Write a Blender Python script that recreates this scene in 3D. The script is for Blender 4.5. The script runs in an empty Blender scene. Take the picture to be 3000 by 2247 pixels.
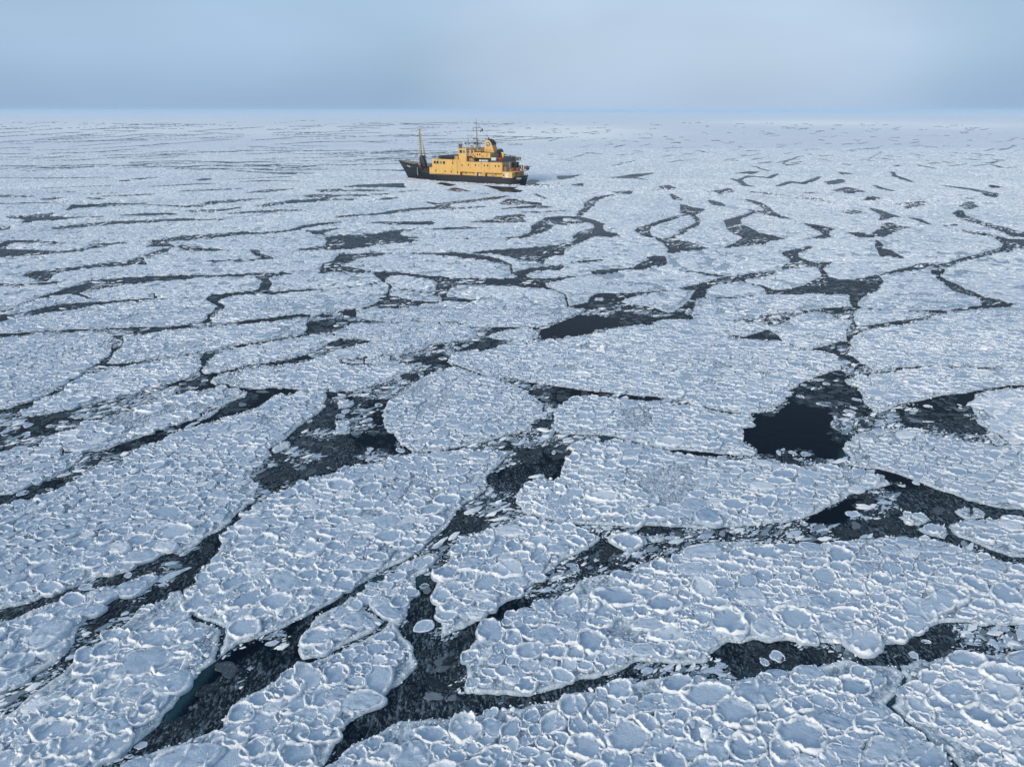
import bpy, bmesh, math, random
import numpy as np
from mathutils import Vector, Matrix, Euler

random.seed(7); RNG = np.random.default_rng(7)
S = bpy.context.scene
COL = S.collection

# ------------------------------------------------------------------ camera
CAM_H = 20.0; F = 2100.0; PITCH = math.atan((1123.5 - 325.0) / F)
cam_d = bpy.data.cameras.new('camera'); cam = bpy.data.objects.new('camera', cam_d); COL.objects.link(cam)
cam.location = (0, 0, CAM_H); cam.rotation_euler = (math.pi / 2 - PITCH, 0, 0)
cam_d.sensor_width = 36; cam_d.lens = F / 3000 * 36; cam_d.clip_start = 0.5; cam_d.clip_end = 60000
S.camera = cam

# ------------------------------------------------------------------ sky, sun, exposure
SUN_EL = math.radians(20); SUN_AZ = math.radians(222)      # azimuth clockwise from +Y (the view): behind the camera, to its left
w = bpy.data.worlds.new('World'); S.world = w; w.use_nodes = True
nt = w.node_tree; nt.nodes.clear()
def N(t, **k):
    n = nt.nodes.new(t)
    for a, b in k.items(): setattr(n, a, b)
    return n
out = N('ShaderNodeOutputWorld'); bg = N('ShaderNodeBackground'); bg.inputs[1].default_value = 1.0
sky = N('ShaderNodeTexSky', sky_type='NISHITA'); sky.sun_disc = False; sky.sun_elevation = SUN_EL; sky.sun_rotation = SUN_AZ
sky.air_density = 1.0; sky.dust_density = 3.0
sc_ = N('ShaderNodeVectorMath', operation='SCALE'); sc_.inputs[3].default_value = 0.10
tc = N('ShaderNodeTexCoord'); sep = N('ShaderNodeSeparateXYZ'); nt.links.new(tc.outputs['Generated'], sep.inputs[0])
ramp = N('ShaderNodeValToRGB'); nt.links.new(sep.outputs[2], ramp.inputs[0])
cr = ramp.color_ramp
cr.elements[0].position = 0.0; cr.elements[0].color = (0.318, 0.470, 0.675, 1)
cr.elements[1].position = 1.0; cr.elements[1].color = (0.46, 0.60, 0.78, 1)
for p, c in ((0.03, (0.340, 0.500, 0.705)), (0.075, (0.395, 0.560, 0.765)), (0.14, (0.415, 0.592, 0.800)), (0.35, (0.43, 0.60, 0.80))):
    e = cr.elements.new(p); e.color = (*c, 1)
# slow lightness changes of the overcast
mp = N('ShaderNodeMapping'); mp.inputs['Scale'].default_value = (1.6, 1.6, 5.0); nt.links.new(tc.outputs['Generated'], mp.inputs[0])
cn = N('ShaderNodeTexNoise'); cn.inputs['Scale'].default_value = 1.7; cn.inputs['Detail'].default_value = 3; nt.links.new(mp.outputs[0], cn.inputs['Vector'])
cm = N('ShaderNodeMapRange'); cm.inputs[1].default_value = 0.3; cm.inputs[2].default_value = 0.7; cm.inputs[3].default_value = 0.93; cm.inputs[4].default_value = 1.07
nt.links.new(cn.outputs[0], cm.inputs[0])
# thinner cloud where the light comes through low down, right of the ship
gd = Vector((0.20, 0.975, 0.055)).normalized()
dt = N('ShaderNodeVectorMath', operation='DOT_PRODUCT'); dt.inputs[1].default_value = gd; nt.links.new(tc.outputs['Generated'], dt.inputs[0])
gm = N('ShaderNodeMapRange', interpolation_type='SMOOTHERSTEP'); gm.inputs[1].default_value = 0.925; gm.inputs[2].default_value = 1.0; gm.inputs[3].default_value = 0; gm.inputs[4].default_value = 0.58
nt.links.new(dt.outputs['Value'], gm.inputs[0])
thin = N('ShaderNodeMix', data_type='RGBA'); thin.inputs[7].default_value = (0.62, 0.74, 0.91, 1)
nt.links.new(gm.outputs[0], thin.inputs[0]); nt.links.new(ramp.outputs[0], thin.inputs[6])
mul = N('ShaderNodeVectorMath', operation='SCALE'); nt.links.new(thin.outputs[2], mul.inputs[0]); nt.links.new(cm.outputs[0], mul.inputs[3])
mx = N('ShaderNodeMix', data_type='RGBA'); mx.inputs[0].default_value = 0.90
nt.links.new(sky.outputs[0], sc_.inputs[0]); nt.links.new(sc_.outputs[0], mx.inputs[6]); nt.links.new(mul.outputs[0], mx.inputs[7])
nt.links.new(mx.outputs[2], bg.inputs[0]); nt.links.new(bg.outputs[0], out.inputs[0])

sun_d = bpy.data.lights.new('sun', 'SUN'); sun_d.energy = 2.5; sun_d.angle = math.radians(16); sun_d.color = (1.0, 0.90, 0.78)
sun = bpy.data.objects.new('sun', sun_d); COL.objects.link(sun)
sdir = Vector((math.sin(SUN_AZ) * math.cos(SUN_EL), math.cos(SUN_AZ) * math.cos(SUN_EL), math.sin(SUN_EL)))
sun.rotation_euler = sdir.to_track_quat('Z', 'Y').to_euler()
S.view_settings.view_transform = 'Standard'; S.view_settings.look = 'None'; S.view_settings.exposure = 0.0; S.view_settings.gamma = 1.0
S.view_settings.use_curve_mapping = False
S.cycles.use_denoising = True
S.cycles.max_bounces = 5; S.cycles.diffuse_bounces = 3; S.cycles.glossy_bounces = 2; S.cycles.volume_bounces = 2; S.cycles.transparent_max_bounces = 4
S.cycles.caustics_reflective = False; S.cycles.caustics_refractive = False

# ------------------------------------------------------------------ photograph pixel <-> sea level
ct, st = math.cos(PITCH), math.sin(PITCH)
def ground(px, py, z=0.0):
    px = np.asarray(px, float); py = np.asarray(py, float)
    x = (px - 1500) / F; v = (1123.5 - py) / F
    dz = -st + v * ct; t = (z - CAM_H) / dz
    return x * t, (ct + v * st) * t
def to_px(X, Y, z=0.0):
    dz = z - CAM_H
    dep = Y * ct - dz * st; up = Y * st + dz * ct
    return 1500 + F * X / dep, 1123.5 - F * up / dep

# ------------------------------------------------------------------ noise
def _h(ix, iy, seed):
    n = (ix * 374761393 + iy * 668265263 + seed * 974634777) & 0xffffffff
    n = ((n ^ (n >> 13)) * 1274126177) & 0xffffffff
    return ((n ^ (n >> 16)) & 0xffffff) / float(0xffffff)
def vnoise(x, y, s, seed=0):
    x = x / s + 1000.3; y = y / s + 1000.7
    ix = np.floor(x).astype(np.int64); iy = np.floor(y).astype(np.int64)
    fx = x - ix; fy = y - iy; fx = fx * fx * (3 - 2 * fx); fy = fy * fy * (3 - 2 * fy)
    a = _h(ix, iy, seed); b = _h(ix + 1, iy, seed); c = _h(ix, iy + 1, seed); d = _h(ix + 1, iy + 1, seed)
    return (a + (b - a) * fx + (c - a) * fy + (a - b - c + d) * fx * fy) * 2 - 1

# ------------------------------------------------------------------ objects
def tag(o, label=None, cat=None, group=None, kind=None):
    if label: o['label'] = label
    if cat: o['category'] = cat
    if group: o['group'] = group
    if kind: o['kind'] = kind
    return o
def mesh_np(name, V, Q, attrs=None, smooth=True, mat=None):
    me = bpy.data.meshes.new(name)
    V = np.ascontiguousarray(V, np.float32); Q = np.ascontiguousarray(Q, np.int32); k = Q.shape[1]
    me.vertices.add(len(V)); me.vertices.foreach_set('co', V.ravel())
    me.loops.add(Q.size); me.loops.foreach_set('vertex_index', Q.ravel())
    me.polygons.add(len(Q)); me.polygons.foreach_set('loop_start', np.arange(0, Q.size, k, dtype=np.int32))
    me.polygons.foreach_set('use_smooth', np.full(len(Q), smooth))
    for n, a in (attrs or {}).items():
        at = me.attributes.new(n, 'FLOAT', 'POINT'); at.data.foreach_set('value', np.ascontiguousarray(a, np.float32))
    me.update(calc_edges=True)
    if mat: me.materials.append(mat)
    return me
def link(name, me, parent=None):
    o = bpy.data.objects.new(name, me); COL.objects.link(o)
    if parent: o.parent = parent
    return o

# ------------------------------------------------------------------ materials
def new_mat(name):
    m = bpy.data.materials.new(name); m.use_nodes = True
    t = m.node_tree; b = t.nodes['Principled BSDF']
    return m, t, b
def nd(t, typ, **k):
    n = t.nodes.new(typ)
    for a, v in k.items():
        if a.startswith('i_'):
            n.inputs[int(a[2:])].default_value = v
        else: setattr(n, a, v)
    return n
def mixc(t, fac, a, b):
    m = t.nodes.new('ShaderNodeMix'); m.data_type = 'RGBA'
    for sock, v in ((0, fac), (6, a), (7, b)):
        if hasattr(v, 'is_linked') or isinstance(v, bpy.types.NodeSocket): t.links.new(v, m.inputs[sock])
        else: m.inputs[sock].default_value = v if sock == 0 else (*v, 1)
    return m.outputs[2]
def maprange(t, v, a, b, c, d, smooth=False):
    m = t.nodes.new('ShaderNodeMapRange')
    if smooth: m.interpolation_type = 'SMOOTHSTEP'
    t.links.new(v, m.inputs[0])
    for i, q in enumerate((a, b, c, d)): m.inputs[i + 1].default_value = q
    return m.outputs[0]
def mathn(t, op, a, b=0.0):
    m = t.nodes.new('ShaderNodeMath'); m.operation = op
    for i, q in enumerate((a, b)):
        if isinstance(q, bpy.types.NodeSocket): t.links.new(q, m.inputs[i])
        else: m.inputs[i].default_value = q
    return m.outputs[0]
def noise(t, scale, detail=3, coord=None, rough=0.55, vec_scale=None):
    n = t.nodes.new('ShaderNodeTexNoise'); n.inputs['Scale'].default_value = scale; n.inputs['Detail'].default_value = detail
    n.inputs['Roughness'].default_value = rough
    if coord is None:
        g = t.nodes.new('ShaderNodeNewGeometry'); coord = g.outputs['Position']
    if vec_scale:
        mp = t.nodes.new('ShaderNodeMapping'); mp.inputs['Scale'].default_value = vec_scale[:3]
        if len(vec_scale) > 3: mp.inputs['Rotation'].default_value = (0, 0, vec_scale[3])
        t.links.new(coord, mp.inputs[0]); coord = mp.outputs[0]
    t.links.new(coord, n.inputs['Vector'])
    return n.outputs[0]
def attr(t, name):
    a = t.nodes.new('ShaderNodeAttribute'); a.attribute_name = name; return a.outputs['Fac']
def bump(t, b, h, strength, dist):
    m = t.nodes.new('ShaderNodeBump'); m.inputs['Strength'].default_value = strength; m.inputs['Distance'].default_value = dist
    t.links.new(h, m.inputs['Height']); t.links.new(m.outputs[0], b.inputs['Normal'])

# the slushy ice that binds the pancakes together (and, far away, the pancakes themselves)
def make_ice_base():
    m, t, b = new_mat('slush_ice')
    g = t.nodes.new('ShaderNodeNewGeometry'); pos = g.outputs['Position']
    warp = nd(t, 'ShaderNodeTexNoise'); warp.inputs['Scale'].default_value = 0.9; warp.inputs['Detail'].default_value = 2; t.links.new(pos, warp.inputs['Vector'])
    wv = nd(t, 'ShaderNodeVectorMath', operation='SCALE'); wv.inputs[3].default_value = 0.9; t.links.new(warp.outputs[1], wv.inputs[0])
    ad = nd(t, 'ShaderNodeVectorMath', operation='ADD'); t.links.new(pos, ad.inputs[0]); t.links.new(wv.outputs[0], ad.inputs[1])
    vo = nd(t, 'ShaderNodeTexVoronoi', feature='DISTANCE_TO_EDGE'); vo.inputs['Scale'].default_value = 0.8; t.links.new(ad.outputs[0], vo.inputs['Vector'])
    vc = nd(t, 'ShaderNodeTexVoronoi', feature='F1'); vc.inputs['Scale'].default_value = 0.8; t.links.new(ad.outputs[0], vc.inputs['Vector'])
    edge = maprange(t, vo.outputs['Distance'], 0.0, 0.13, 0.0, 1.0, True)
    fine = noise(t, 7.0, 4, pos, 0.7); mid = noise(t, 1.3, 4, pos, 0.6); big = noise(t, 0.035, 3, pos, 0.6)
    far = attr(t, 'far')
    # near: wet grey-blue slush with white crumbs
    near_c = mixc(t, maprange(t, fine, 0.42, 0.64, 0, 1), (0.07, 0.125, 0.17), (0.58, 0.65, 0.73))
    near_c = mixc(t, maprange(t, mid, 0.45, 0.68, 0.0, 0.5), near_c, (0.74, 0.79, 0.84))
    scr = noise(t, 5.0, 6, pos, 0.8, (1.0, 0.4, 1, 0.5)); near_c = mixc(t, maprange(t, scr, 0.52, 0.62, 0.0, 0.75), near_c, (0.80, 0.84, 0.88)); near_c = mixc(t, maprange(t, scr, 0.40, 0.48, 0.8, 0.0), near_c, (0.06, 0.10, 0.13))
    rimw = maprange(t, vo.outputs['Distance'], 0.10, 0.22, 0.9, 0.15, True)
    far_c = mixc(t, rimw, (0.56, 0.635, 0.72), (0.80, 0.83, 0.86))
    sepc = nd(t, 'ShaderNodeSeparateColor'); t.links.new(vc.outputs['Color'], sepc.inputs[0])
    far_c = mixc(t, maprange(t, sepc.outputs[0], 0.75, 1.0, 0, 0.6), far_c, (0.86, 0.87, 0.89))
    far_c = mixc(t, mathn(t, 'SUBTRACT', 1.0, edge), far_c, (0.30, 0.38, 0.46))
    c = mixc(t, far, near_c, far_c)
    c = mixc(t, maprange(t, big, 0.45, 0.7, 0.0, 0.30), c, (0.80, 0.84, 0.88))
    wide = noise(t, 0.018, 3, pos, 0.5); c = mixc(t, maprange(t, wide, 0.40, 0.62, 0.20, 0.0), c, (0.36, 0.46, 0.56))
    c = mixc(t, attr(t, 'sun_patch'), c, (0.93, 0.925, 0.91))  # painted sunlight: whitens the ice colour in the far strips
    c = mixc(t, attr(t, 'rim'), c, (0.88, 0.87, 0.87))
    c = mixc(t, attr(t, 'wet'), c, (0.16, 0.27, 0.33))
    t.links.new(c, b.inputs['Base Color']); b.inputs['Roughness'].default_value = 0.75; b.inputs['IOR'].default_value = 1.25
    hgt = mathn(t, 'ADD', mathn(t, 'MULTIPLY', edge, mathn(t, 'MULTIPLY', far, 0.9)), mathn(t, 'ADD', mathn(t, 'MULTIPLY', fine, 0.45), mathn(t, 'MULTIPLY', rimw, mathn(t, 'MULTIPLY', far, 0.6))))
    bump(t, b, hgt, 0.8, 0.16)
    return m
def make_pancake_mat(name, dark=False, pale=0.0):
    m, t, b = new_mat(name)
    tc = nd(t, 'ShaderNodeTexCoord'); oi = nd(t, 'ShaderNodeObjectInfo')
    g = nd(t, 'ShaderNodeNewGeometry'); pos = g.outputs['Position']
    fr = attr(t, 'frost'); f1 = noise(t, 5.5, 4, pos, 0.65); f2 = noise(t, 22, 3, pos, 0.6)
    rv = oi.outputs['Random']
    k = mathn(t, 'ADD', fr, mathn(t, 'MULTIPLY', mathn(t, 'SUBTRACT', f1, 0.5), 0.9))
    if dark:
        c = mixc(t, maprange(t, k, 0.15, 0.75, 0, 1), (0.007, 0.014, 0.021), (0.19, 0.25, 0.30))
        c = mixc(t, maprange(t, rv, 0.8, 1.0, 0, 0.5), c, (0.30, 0.36, 0.42))
        f3 = noise(t, 11, 4, pos, 0.75, (1.0, 0.45, 1, 0.5)); c = mixc(t, maprange(t, f3, 0.58, 0.72, 0, 0.7), c, (0.33, 0.39, 0.45))
    else:
        inner = mixc(t, rv, (0.30, 0.395, 0.505), (0.47, 0.545, 0.635))
        if pale: inner = mixc(t, pale, inner, (0.68, 0.73, 0.785))
        inner = mixc(t, maprange(t, rv, 0.88, 0.99, 0, 0.7), inner, (0.82, 0.83, 0.85))
        c = mixc(t, maprange(t, k, 0.22, 0.72, 0, 1, True), inner, (0.93, 0.92, 0.905))
        c = mixc(t, maprange(t, f2, 0.35, 0.75, 0.12, 0.0), c, (0.30, 0.38, 0.47))
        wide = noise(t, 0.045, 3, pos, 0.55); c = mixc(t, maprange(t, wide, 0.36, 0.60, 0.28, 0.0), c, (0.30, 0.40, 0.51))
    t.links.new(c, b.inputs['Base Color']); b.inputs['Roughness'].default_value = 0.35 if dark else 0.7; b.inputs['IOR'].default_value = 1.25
    h = mathn(t, 'ADD', mathn(t, 'MULTIPLY', f2, 0.25), f1)
    bump(t, b, h, 0.75, 0.07)
    return m
def make_water():
    m, t, b = new_mat('sea_water')
    g = nd(t, 'ShaderNodeNewGeometry'); pos = g.outputs['Position']
    s1 = noise(t, 1.5, 5, pos, 0.7, (1.0, 0.55, 1, 0.5)); s2 = noise(t, 0.22, 4, pos, 0.6); s3 = noise(t, 9, 3, pos, 0.7, (1.0, 0.5, 1, 0.6))
    sl = attr(t, 'slush')
    k = mathn(t, 'ADD', mathn(t, 'MULTIPLY', mathn(t, 'SUBTRACT', s1, 0.5), 1.5), mathn(t, 'SUBTRACT', sl, 0.42))
    k = mathn(t, 'ADD', k, mathn(t, 'MULTIPLY', mathn(t, 'SUBTRACT', s2, 0.5), 1.1))
    fac = maprange(t, k, -0.05, 0.45, 0, 1, True)
    deep = (0.0008, 0.0048, 0.0125)
    c = mixc(t, fac, deep, (0.008, 0.016, 0.022))
    cr = mathn(t, 'MULTIPLY', fac, maprange(t, s3, 0.51, 0.68, 0, 0.9))
    c = mixc(t, cr, c, (0.20, 0.25, 0.30))
    s4 = noise(t, 3.6, 7, pos, 0.82, (1.0, 0.32, 1, 0.55)); c = mixc(t, mathn(t, 'MULTIPLY', fac, maprange(t, s4, 0.51, 0.63, 0, 0.85)), c, (0.14, 0.185, 0.22))
    c = mixc(t, attr(t, 'teal'), c, (0.025, 0.065, 0.08))
    t.links.new(c, b.inputs['Base Color'])
    t.links.new(maprange(t, fac, 0, 1, 0.22, 0.6), b.inputs['Roughness'])
    b.inputs['IOR'].default_value = 1.33; b.inputs['Specular IOR Level'].default_value = 0.03
    bump(t, b, mathn(t, 'ADD', mathn(t, 'MULTIPLY', s3, 0.4), s1), 0.35, 0.05)
    return m
M_BASE = make_ice_base(); M_PAN = make_pancake_mat('pancake_ice'); M_PANF = make_pancake_mat('pale_pancake_ice', False, 0.55); M_NILAS = make_pancake_mat('grey_ice', True); M_WATER = make_water()  # the farther pancakes get lighter middles than the near ones
# ------------------------------------------------------------------ leads traced from the photograph, laid on the sea
TILES = {'A': (0, 1000, 2.2095), 'B': (1000, 1000, 2.2095), 'C': (2000, 1000, 2.2095), 'D': (0, 1500, 2.212), 'E': (1000, 1500, 2.212),
         'F': (2000, 1500, 2.212), 'G': (0, 500, 2.212), 'H': (1000, 500, 2.212), 'I': (2000, 500, 2.212), 'W': (0, 0, 0.73733), 'P': (0, 0, 1.0)}
def parse(s):
    r = []; ox = oy = 0; k = 1
    for tok in s.split():
        if tok in TILES: ox, oy, k = TILES[tok]
        else:
            a, b = tok.split(','); x, y = ox + float(a) / k, oy + float(b) / k
            if x < -6: y += 0.10 * (425 + x) if y > 1250 else 0; x = -425      # carry what leaves the picture on beyond its edge
            if x > 3006: x = 3425
            if y > 2252: x -= (2650 - y) * (0.8 if x < 1500 else -0.5); y = 2650
            r.append((x, y))
    return r
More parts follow.
